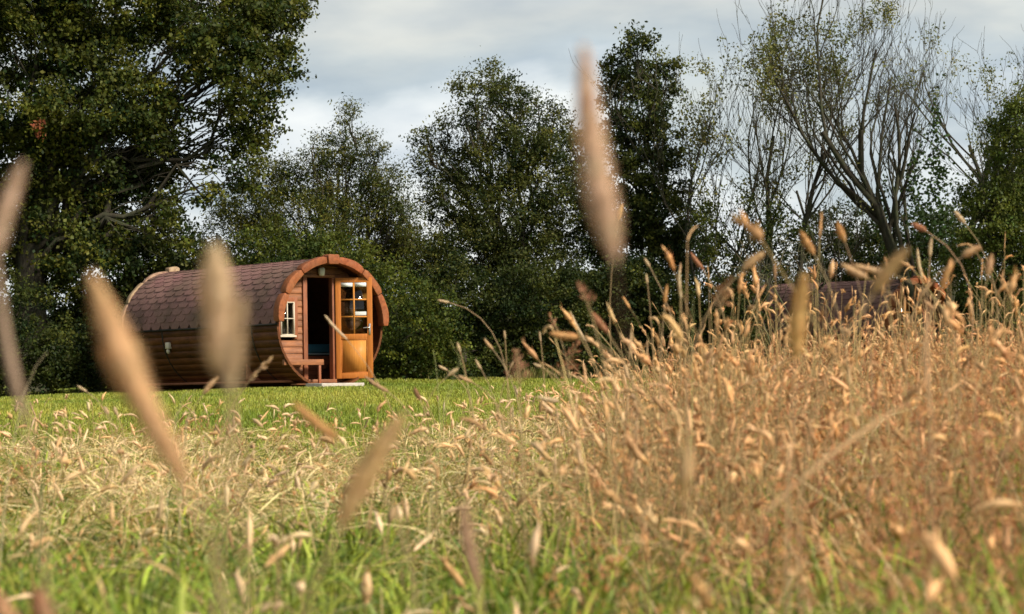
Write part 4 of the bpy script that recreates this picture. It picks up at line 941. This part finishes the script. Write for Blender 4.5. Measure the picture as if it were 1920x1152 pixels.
TAN = (0.56, 0.37, 0.20); GOLD = (0.60, 0.38, 0.15); PALE = (0.60, 0.46, 0.28); RED = (0.40, 0.19, 0.10); ORG = (0.54, 0.30, 0.12); PUR = (0.30, 0.19, 0.15)
NEAR = 'very near blurred grass seed heads'
big_stem('huge blurred pinkish tan seed head standing upright against the sky', (1096, 100), (1152, 478), 54, 1.0, 1168, (0.70, 0.50, 0.34), (0.8, 1, 1.05, 1.05, 1, .95, .85, .75, .6), group=NEAR, fl=320, srad=0.0004, scol=(0.16, 0.09, 0.06))
big_stem('thick blurred orange tan seed head slanting across the far end of the cabin', (178, 528), (350, 905), 56, 1.0, 400, (0.72, 0.47, 0.25), (0.55, 0.7, .8, .9, 1.0, 1.35, 1.15, 1.1, 1.15), group=NEAR, fl=320)
big_stem('wide blurred tan seed head in front of the shingled roof', (404, 475), (432, 722), 64, 1.05, 438, (0.76, 0.58, 0.37), (0.6, 1.05, 1.0, 0.72, .8, 1.1, 1, .7), group=NEAR, fl=320)
big_stem('small blurred seed head touching the wide one over the shingled roof', (455, 562), (440, 690), 30, 1.02, 450, (0.55, 0.40, 0.24), group=NEAR, fl=160)
big_stem('blurred pale seed head at the picture edge before the oak', (42, 312), (-12, 480), 34, 1.1, -40, (0.62, 0.45, 0.32), group=NEAR, fl=200)
big_stem('blurred dull purplish stalk crossing the lawn at the picture edge', (-8, 470), (48, 790), 26, 1.2, 90, (0.30, 0.22, 0.15), (1, 1, .9, .9, .8), group=NEAR, fl=60)
big_stem('blurred golden seed head leaning over the meadow below the orange door', (750, 788), (640, 985), 44, 1.3, 560, (0.78, 0.56, 0.29), (0.7, .9, 1, 1, 1.05, 1.1), group=NEAR, fl=260)
big_stem('short blurred golden seed head tilted on the lawn below the cabin', (553, 757), (632, 822), 20, 2.0, 700, ORG, group=NEAR)
big_stem('blurred golden seed head upright before the half hidden cabin roof', (1508, 520), (1494, 665), 32, 2.0, 1490, GOLD, group=NEAR)
big_stem('blurred seed head leaning over the half hidden cabin roof', (1700, 470), (1640, 545), 26, 2.0, 1600, (0.5, 0.34, 0.16), group=NEAR)
big_stem('blurred pinkish seed head low in the meadow near the bottom of the picture', (868, 945), (897, 1100), 26, 1.5, 905, (0.46, 0.30, 0.19), group=NEAR)
big_stem('long pale stalk lying slantwise across the brown meadow', (1710, 750), (1420, 975), 9, 2.3, 1330, (0.58, 0.38, 0.2), (1, 1, 1, 1.3, 1.3), fl=60, group=NEAR, bend=.1, srad=0.0009)
big_stem('tall thin pale stalk standing vertical in the brown meadow', (1741, 560), (1746, 790), 9, 2.2, 1744, (0.52, 0.33, 0.18), fl=60, group=NEAR, srad=0.0013)
big_stem('blurred rusty seed head in the bottom corner of the meadow', (70, 1112), (110, 1220), 44, 1.5, 150, (0.42, 0.23, 0.13), group=NEAR)
big_stem('blurred tan seed head cut by the bottom edge beside the rusty one', (-15, 1110), (50, 1210), 40, 1.5, 90, (0.50, 0.30, 0.17), group=NEAR)
mids = [
 ('plump tan seed head tilted over the dead grey branches', (1433, 474), (1395, 504), 17, 3.6, 1385, TAN),
 ('plump orange seed head tipping back beside the dead grey branches', (1503, 436), (1525, 474), 15, 4.0, 1545, ORG),
 ('upright orange seed head below the slender leaning tree', (1571, 420), (1583, 450), 14, 4.2, 1610, ORG),
 ('round tan seed head lying flat at the foot of the dense end bush', (1838, 464), (1806, 480), 15, 3.8, 1812, TAN),
 ('tan seed head standing straight before the dense end bush', (1860, 480), (1852, 515), 14, 4.0, 1850, TAN),
 ('slim pale seed head before the ivy of the bare tree', (1747, 447), (1744, 480), 7, 7.0, 1740, PALE),
 ('small hooked seed head on a thin green stem high before the ivy', (1791, 397), (1809, 418), 9, 6.0, 1822, PALE),
 ('reddish ragged head left of the ivy-clad base', (1712, 420), (1735, 432), 12, 5.0, 1722, RED),
 ('slim head sloping over the far roof end', (1720, 465), (1729, 522), 7, 6.0, 1736, PALE),
 ('orange head leaning before the dark porch of the far cabin', (1787, 492), (1765, 540), 14, 4.0, 1760, ORG),
 ('arched tan head over the far cabin roof', (1580, 497), (1625, 520), 15, 3.6, 1650, TAN),
 ('curved pale head just above the ridge of the far cabin', (1600, 497), (1668, 512), 13, 3.6, 1690, TAN),
 ('small pale head high between narrow tree and saplings', (1209, 485), (1218, 500), 6, 8.0, 1262, PALE),
 ('tiny green-tan head below the small pale one', (1212, 515), (1214, 532), 5, 8.0, 1222, PALE),
 ('slim reddish-tan head upright in the dark hedge gap', (1251, 535), (1247, 568), 8, 7.0, 1246, ORG),
 ('slim grey-tan head upright next to the reddish-tan one', (1274, 505), (1277, 560), 7, 7.0, 1290, PALE),
 ('dark curled ragged head before a hole in the hedge', (1296, 475), (1318, 505), 9, 6.0, 1300, RED),
 ('golden head beside the huge blurred upright one', (1167, 384), (1161, 412), 9, 6.0, 1176, GOLD),
 ('bright orange-tan head lying level before the dark hedge', (1035, 626), (1083, 632), 15, 4.0, 1120, ORG),
 ('drooping blurred brown head leaning in front of the dark hedge', (1112, 588), (1138, 622), 13, 4.0, 1170, RED),
 ('narrow grey-green blade-like head sloping before the dark hedge', (1070, 585), (1098, 640), 5, 6.0, 1130, PALE),
 ('thin head arching level from a long bowed stem beside the open door', (822, 563), (842, 567), 5, 9.0, 948, PALE),
 ('pale knobbly head crossing the open doorway', (608, 590), (650, 636), 6, 8.0, 790, PALE),
 ('tiny upright head on a straight stem over the lawn edge', (946, 620), (947, 634), 4, 9.0, 950, PALE),
 ('small head on the straightest thin stem over the lawn', (858, 644), (863, 660), 6, 8.0, 864, PALE),
 ('slanting plump head over the lawn edge', (908, 636), (924, 655), 6, 8.0, 962, TAN),
 ('tiny bud-like head over the middle of the lawn edge', (1012, 622), (1014, 640), 4, 9.0, 1024, PALE),
 ('small leaning head with a bare stem low over the lawn', (892, 675), (902, 692), 5, 8.0, 930, PALE),
 ('level pale head low before the leafy shrub', (823, 686), (838, 694), 5, 9.0, 850, PALE),
 ('plump pale head pointing up a slope low before the leafy shrub', (858, 692), (841, 704), 8, 8.0, 830, PALE),
 ('brown knotty head under the open orange door', (684, 706), (728, 735), 8, 7.0, 800, (0.42, 0.26, 0.14)),
 ('small hanging head close above the lawn', (963, 678), (957, 690), 4, 9.0, 955, PALE),
 ('pale head low on the lawn edge with its tip down', (1002, 683), (1014, 688), 6, 8.0, 1030, PALE),
 ('dark brown knob head on the lawn below the orange door', (777, 728), (787, 748), 9, 6.0, 780, (0.30, 0.17, 0.09)),
 ('tan head at the dark underside of the open cabin', (408, 708), (382, 738), 10, 4.5, 372, TAN),
 ('pale curled head low on the lawn at the foot of the oak', (146, 724), (162, 734), 5, 8.0, 175, PALE),
 ('pale short head just over the meadow before the lawn', (214, 764), (220, 778), 7, 6.0, 222, PALE),
 ('round pale head paired with the short one on the lawn', (196, 764), (203, 776), 8, 6.0, 212, PALE),
 ('tan head low before the feathered brown plume', (860, 705), (884, 716), 7, 7.0, 900, TAN),
 ('bright straw head arching at the edge of the lawn in the middle', (1010, 745), (1046, 752), 10, 5.0, 1070, PALE),
]
for lab, a_, b_, w_, d_, f_, c_ in mids:
    big_stem(lab, a_, b_, w_ * 1.05, d_, f_, c_, fl=60, srad=0.0011 if d_ < 5 else 0.0013)

def panicle(label, tip, base, d, foot, n=90, spread=0.35, col=RED, size=0.006):
    n = int(n * 0.6); size *= 0.85
    A = P(*tip, d); B = P(*base, d); fx = P(foot, 642, d)[0]; G = np.array((fx, d, float(ground(fx, d))))
    root = empty('panicle_stem', tuple(G)); tag(root, label, 'grass stem', 'branching grass panicles')
    L = np.linalg.norm(A - B); ax = (A - B) / L; g = Geo()
    f = R.random(n)[:, None]; o = np.cross(np.broadcast_to(ax, (n, 3)), R.normal(size=(n, 3))); o /= np.linalg.norm(o, axis=1, keepdims=True)
    end = B + ax * L * (f * 0.8 + 0.2) + o * L * spread * (1 - f * 0.85) * R.uniform(.3, 1, (n, 1)); st = B + ax * L * f * 0.85
    g.tubes(np.stack([st, (st + end) / 2 + ax * L * .02, end], 1), np.full((n, 3), size * 0.06), 3, jit((0.40, 0.26, 0.14), n, .1, .03))
    dd = end - st; dd /= np.linalg.norm(dd, axis=1, keepdims=True)
    for rot in (0, 1):
        sd = np.cross(dd, R.normal(size=(n, 3))); sd /= np.linalg.norm(sd, axis=1, keepdims=True)
        g.quads(end, dd * size * R.uniform(.7, 1.4, (n, 1)), sd * size * 0.38, jit(col, n, .2, .05))
    g.build('panicle', M_STRAW, root, loc=tuple(G)).location = (0, 0, 0)
    H = np.linalg.norm(B - G); q = np.linspace(0, 1, 12)[:, None]
    pth = (1 - q) ** 3 * A + 3 * (1 - q) ** 2 * q * (B - ax * H * .2) + 3 * (1 - q) * q ** 2 * (G + np.array((0, 0, H * .35))) + q ** 3 * G
    g = Geo(); g.tubes(pth[None], np.full((1, 12), 0.0011), 5, (0.42, 0.30, 0.15)); g.build('stem', M_STRAW, root, True, loc=tuple(G)).location = (0, 0, 0)
panicle('loose tan plume of spikelets before the dark side of the open cabin', (510, 672), (440, 725), 6.0, 380, 26, 0.22, TAN, 0.009)
panicle('feathered reddish brown plume before the dark hedge', (1085, 640), (1050, 705), 7.0, 1050, 110, 0.42, RED, 0.0075)
panicle('blurred reddish plume low before the dark hedge foot', (968, 655), (975, 725), 5.0, 985, 120, 0.45, (0.42, 0.21, 0.12), 0.005)
panicle('sparse dark reddish plume above the level orange-tan head', (1030, 588), (1050, 622), 7.0, 1075, 30, 0.35, RED, 0.007)
panicle('blurred rusty plume beside the huge upright head', (1085, 528), (1110, 580), 4.5, 1150, 50, 0.3, (0.42, 0.20, 0.12), 0.006)
panicle('reddish drooping plume before the hole in the hedge', (1370, 520), (1345, 580), 5.0, 1340, 120, 0.4, (0.46, 0.25, 0.12), 0.006)

# leaning bare stalks and blades at the meadow's edge
def stalk(label, tip, foot_xy, d, w=0.0035, col=(0.42, 0.42, 0.18)):
    A = P(*tip, d); B = P(*foot_xy, d); B[2] = max(B[2], 0)
    fx = B[0]; G = np.array((fx + (fx - A[0]) * .12, d, float(ground(fx, d))))
    q = np.linspace(0, 1, 9)[:, None]; pth = (1 - q) ** 2 * A + 2 * (1 - q) * q * B + q ** 2 * G
    g = Geo(); g.tubes((pth - G)[None], np.linspace(w * .25, w, 9)[None] * .5, 5, jit(col, 1, .1, .03))
    o = g.build('grass_stalk', M_STRAW, None, True); o.location = tuple(G); tag(o, label, 'grass stalk', 'bare stalks over the lawn edge')
stalk('long bare stalk sloping up over the lawn beside the orange door', (872, 660), (795, 790), 5.0, 0.003, (0.42, 0.42, 0.20))
stalk('thin bare stalk crossing the lawn just under the cabin step', (617, 735), (660, 800), 8.0, 0.003)
stalk('thin bare stalk rising from the lawn before the leafy shrub', (812, 655), (830, 730), 8.0, 0.003)
stalk('pale bare stalk at the picture edge low before the oak', (88, 661), (0, 730), 5.0, 0.0035, (0.52, 0.46, 0.28))
stalk('pale bare stalk slanting up from under the dark cabin side', (352, 732), (310, 770), 6.0, 0.003, (0.52, 0.46, 0.28))
stalk('pale bare stalk beside the tan head under the cabin side', (366, 730), (335, 790), 6.0, 0.003, (0.52, 0.46, 0.28))
stalk('dark green blade leaning on the lawn near the picture edge', (105, 752), (72, 802), 5.0, 0.006, (0.12, 0.18, 0.05))
stalk('brown bare stalk lying over the straw below the cabin', (560, 785), (515, 832), 3.5, 0.005, (0.28, 0.17, 0.1))
stalk('straight bare stalk in the tall straw before the hedge', (1300, 560), (1296, 700), 6.0, 0.003)
stalk('bare stalk bent over the lawn edge beside the plump pale head', (845, 640), (905, 730), 8.0, 0.003)
